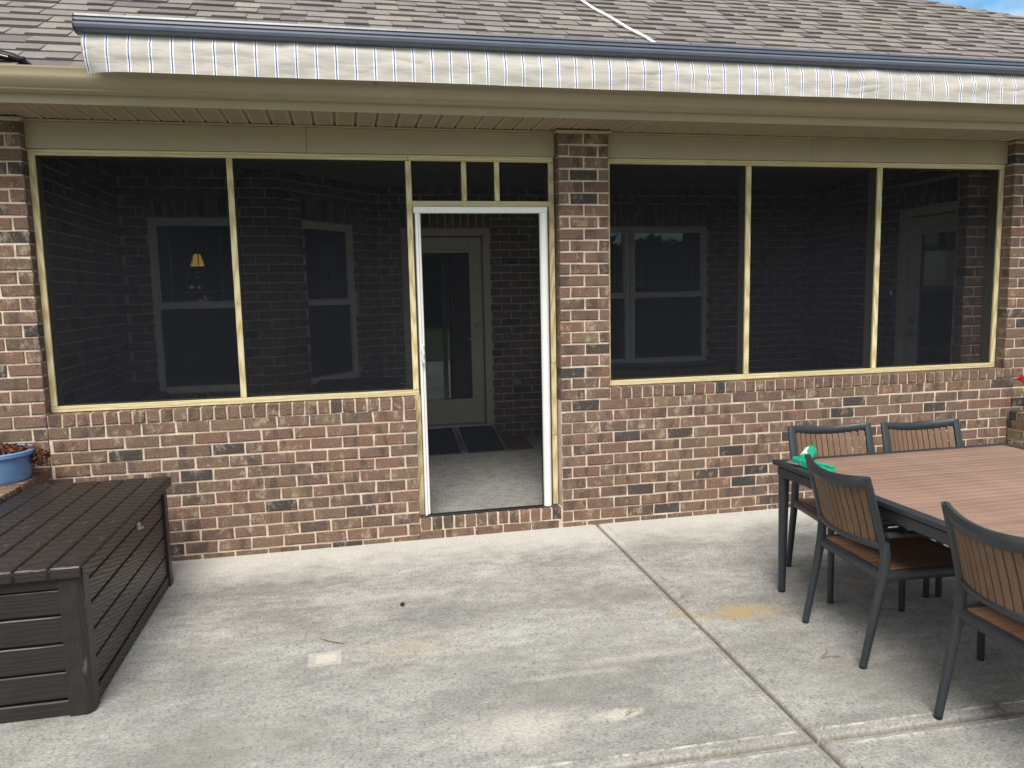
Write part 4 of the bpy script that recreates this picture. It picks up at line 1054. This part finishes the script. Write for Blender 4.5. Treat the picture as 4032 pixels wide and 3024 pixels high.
ramp_panel(2.34, 2.752); ramp_panel(2.795, 3.19)
for y in (2.25, 2.62): T.part('hinge', MB().cbox(2.762, 2.785, y, y + .05, lerp(.146, .288, (y - 2.1) / .7) + .002, lerp(.146, .288, (y - 2.1) / .7) + .014, .002), 'alu')
m = MB(); v = []; K = 24
for i in range(K + 1):
    for y in (2.12, 2.78):
        x = lerp(3.215, 3.47, i / K); v += [(x + (.05 if y > 2.5 else 0), y + .012 * math.sin(i * .7), .139 + .012)]
f = [(2 * i, 2 * i + 2, 2 * i + 3, 2 * i + 1) for i in range(K)]
m.add(v, f); m.add([(x, y, .139) for x, y, z in v], [(2 * i, 2 * i + 1, 2 * i + 3, 2 * i + 2) for i in range(K)])
n0 = 2 * (K + 1)
for i in range(K): m.f += [(2 * i, n0 + 2 * i, n0 + 2 * i + 2, 2 * i + 2), (2 * i + 1, 2 * i + 3, n0 + 2 * i + 3, n0 + 2 * i + 1)]
m.f += [(0, 1, n0 + 1, n0), (2 * K, n0 + 2 * K, n0 + 2 * K + 1, 2 * K + 1)]
single('doormat', m, 'coir', 'brown coir doormat beside the black ramp at the back door', 'doormat')
T = Thing('pole', 'thin dark pole with a bright tip leaning beside the right porch door', 'pole', (6.8, 1.36, .14))
T.part('shaft', MB().tube([(6.72, 1.38, .139), (6.862, 1.345, 1.585)], .011, 8), 'black_alu', smooth=True)
T.part('tip', MB().tube([(6.862, 1.345, 1.586), (6.866, 1.344, 1.63)], [.014, .010], 8), 'steel', smooth=True)

# ================================================================== CAULKING GUN
T = Thing('caulking_gun', 'green metal caulking gun with a silver hook lying on the table corner', 'caulking gun', (4.07, -1.6, .74))
bar_c = T.part('barrel', MB().tube([(4.010, -1.640, .782), (4.055, -1.590, .784), (4.150, -1.485, .786)], [.026, .032, .032], 20, flat=1.0), 'gun_green', smooth=35)
T.part('barrel_cap', MB().tube([(4.1505, -1.4845, .786), (4.158, -1.476, .786)], [.0335, .0325], 20), 'gun_green', bar_c, smooth=True)
T.part('cartridge', MB().tube([(4.030, -1.612, .796), (4.125, -1.503, .7975)], .0205, 16), 'gun_white', smooth=True)
T.part('body', MB().bar([(4.005, -1.565, .765), (4.012, -1.62, .765), (4.03, -1.70, .757)], .016, .022, b=.35), 'gun_green')
T.part('grip', MB().bar([(4.031, -1.703, .7575), (4.042, -1.78, .754), (4.050, -1.83, .753)], .0165, .012, b=.3), 'gun_green')
T.part('trigger', MB().bar([(4.055, -1.645, .766), (4.10, -1.70, .758), (4.115, -1.745, .755)], .011, .007, b=.3), 'gun_green')
T.part('rod_hook', MB().tube([(4.010, -1.612, .762), (4.0, -1.626, .757), (3.985, -1.620, .755), (3.974, -1.592, .760), (3.972, -1.566, .772)], .0045, 8), 'steel', smooth=True)
T.part('nozzle_tip', MB().tube([(4.159, -1.475, .786), (4.172, -1.461, .786)], [.010, .004], 10), 'gun_white', smooth=True)

# ================================================================== litter on the patio
def curl(x, y, l, a, w_, bend=.25, z=.003):
    pts = [(x + math.cos(a + bend * t) * l * t, y + math.sin(a + bend * t) * l * t, z + .003 * math.sin(t * 3)) for t in [i / 6 for i in range(7)]]
    return MB().tube(pts, [w_ * .6] + [w_] * 5 + [w_ * .5], 5)
single('twig', curl(1.511, -1.411, .155, -.9, .0022), 'needle', 'short brown twig beside the pale square on the concrete', 'twig')
m = MB(); leaf_cluster(m, (1.937, -1.111, .010), .016, 9, .014, rg, .5)
single('dead_leaf', m, 'mulch', 'small curled dead leaf in the middle of the patio', 'leaf')
def clump(x, y, n, l, a0, spread, label, group=None):
    m = MB()
    for _ in range(n): 
        q = curl(x + rg.uniform(-.015, .015), y + rg.uniform(-.015, .015), l * rg.uniform(.6, 1.2), a0 + rg.uniform(-spread, spread), .001, rg.uniform(-.6, .6), .003 + rg.random() * .004); m.add(q.v, q.f)
    single('pine_needles', m, 'needle', label, 'pine needles', group=group)
clump(4.16, -2.755, 14, .09, .3, 2.6, 'tangle of brown pine needles in the joint at the lower right')
clump(3.74, -2.225, 4, .11, .1, 1.2, 'few pine needles on the slab in front of the nearest chair')
clump(2.72, -2.43, 3, .07, .1, .6, 'two or three pine needles on the slab left of the joint')
m = MB()
for _ in range(520):
    x = rg.uniform(-.2, 6.5); y = rg.uniform(-3.6, -.05)
    s = rg.uniform(.002, .0055) * (1.5 if rg.random() < .08 else 1)
    a = rg.uniform(0, 6.3); c_, s_ = math.cos(a) * s, math.sin(a) * s
    m.add([(x - c_, y - s_, .0015), (x + s_ * .6, y - c_ * .6, .003), (x + c_, y + s_, .004), (x - s_ * .6, y + c_ * .6, .0015)], [(0, 1, 2, 3)], rg.random())
for _ in range(160):                                     # crumbs gathered in the joints
    if rg.random() < .6: y = rg.uniform(-2.7, -.1); x = xj(y) + rg.uniform(-.008, .008)
    else: x = rg.uniform(1.5, 5); y = yj(x) + rg.uniform(-.008, .008)
    s = rg.uniform(.003, .008); a = rg.uniform(0, 6.3); c_, s_ = math.cos(a) * s, math.sin(a) * s
    m.add([(x - c_, y - s_, -.020), (x + s_ * .6, y - c_ * .6, -.017), (x + c_, y + s_, -.014), (x - s_ * .6, y + c_ * .6, -.018)], [(0, 1, 2, 3)], rg.random())
tag(link('litter', m.mesh('litter', 'specks')), 'tiny scattered bits of leaf and grit on the concrete', 'litter', kind='stuff')

# ================================================================== trees behind the viewer (they show only as reflections in the panes)
def tree(x, y, h, r, seed, label):
    q = random.Random(seed); T = Thing('garden_tree', label, 'tree', (x, y, -.06), group='trees behind the patio')
    m = MB().tube([(x, y, -.06), (x + .1, y, h * .4), (x - .05, y + .1, h * .8)], [.16, .11, .03], 9)
    for _ in range(7):
        a = q.uniform(0, 6.3); z = h * q.uniform(.3, .6); m.tube([(x, y, z), (x + math.cos(a) * r * .5, y + math.sin(a) * r * .5, z + h * .15), (x + math.cos(a) * r * .8, y + math.sin(a) * r * .8, z + h * .3)], [.05, .03, .01], 6)
    T.part('trunk', m, 'bark', smooth=True)
    c = MB()
    for _ in range(60):
        a = q.uniform(0, 6.3); rr = r * math.sqrt(q.random()) * .8; z = h * q.uniform(.06, .92); k = 1 - max(0, (z / h - .6)) * 1.1
        leaf_cluster(c, (x + math.cos(a) * rr * k, y + math.sin(a) * rr * k, z), r * q.uniform(.28, .5), 85, .32, q, .8)
    T.part('crown', c, 'tree_leaf')
sidx = 0
for x, y, h, r in ((2, -33, 7.4, 3.0), (6.5, -34, 6.2, 3.0), (11, -32, 5.0, 2.8), (15.5, -34, 5.0, 2.8), (20, -33, 4.7, 2.9), (24.5, -33, 5.4, 2.9), (-3, -34, 8, 3.2), (-8, -33, 8.6, 3.3), (29.5, -34, 6.8, 3.2)):
    sidx += 1; tree(x, y, h, r, sidx, 'leafy garden tree standing behind the photographer')
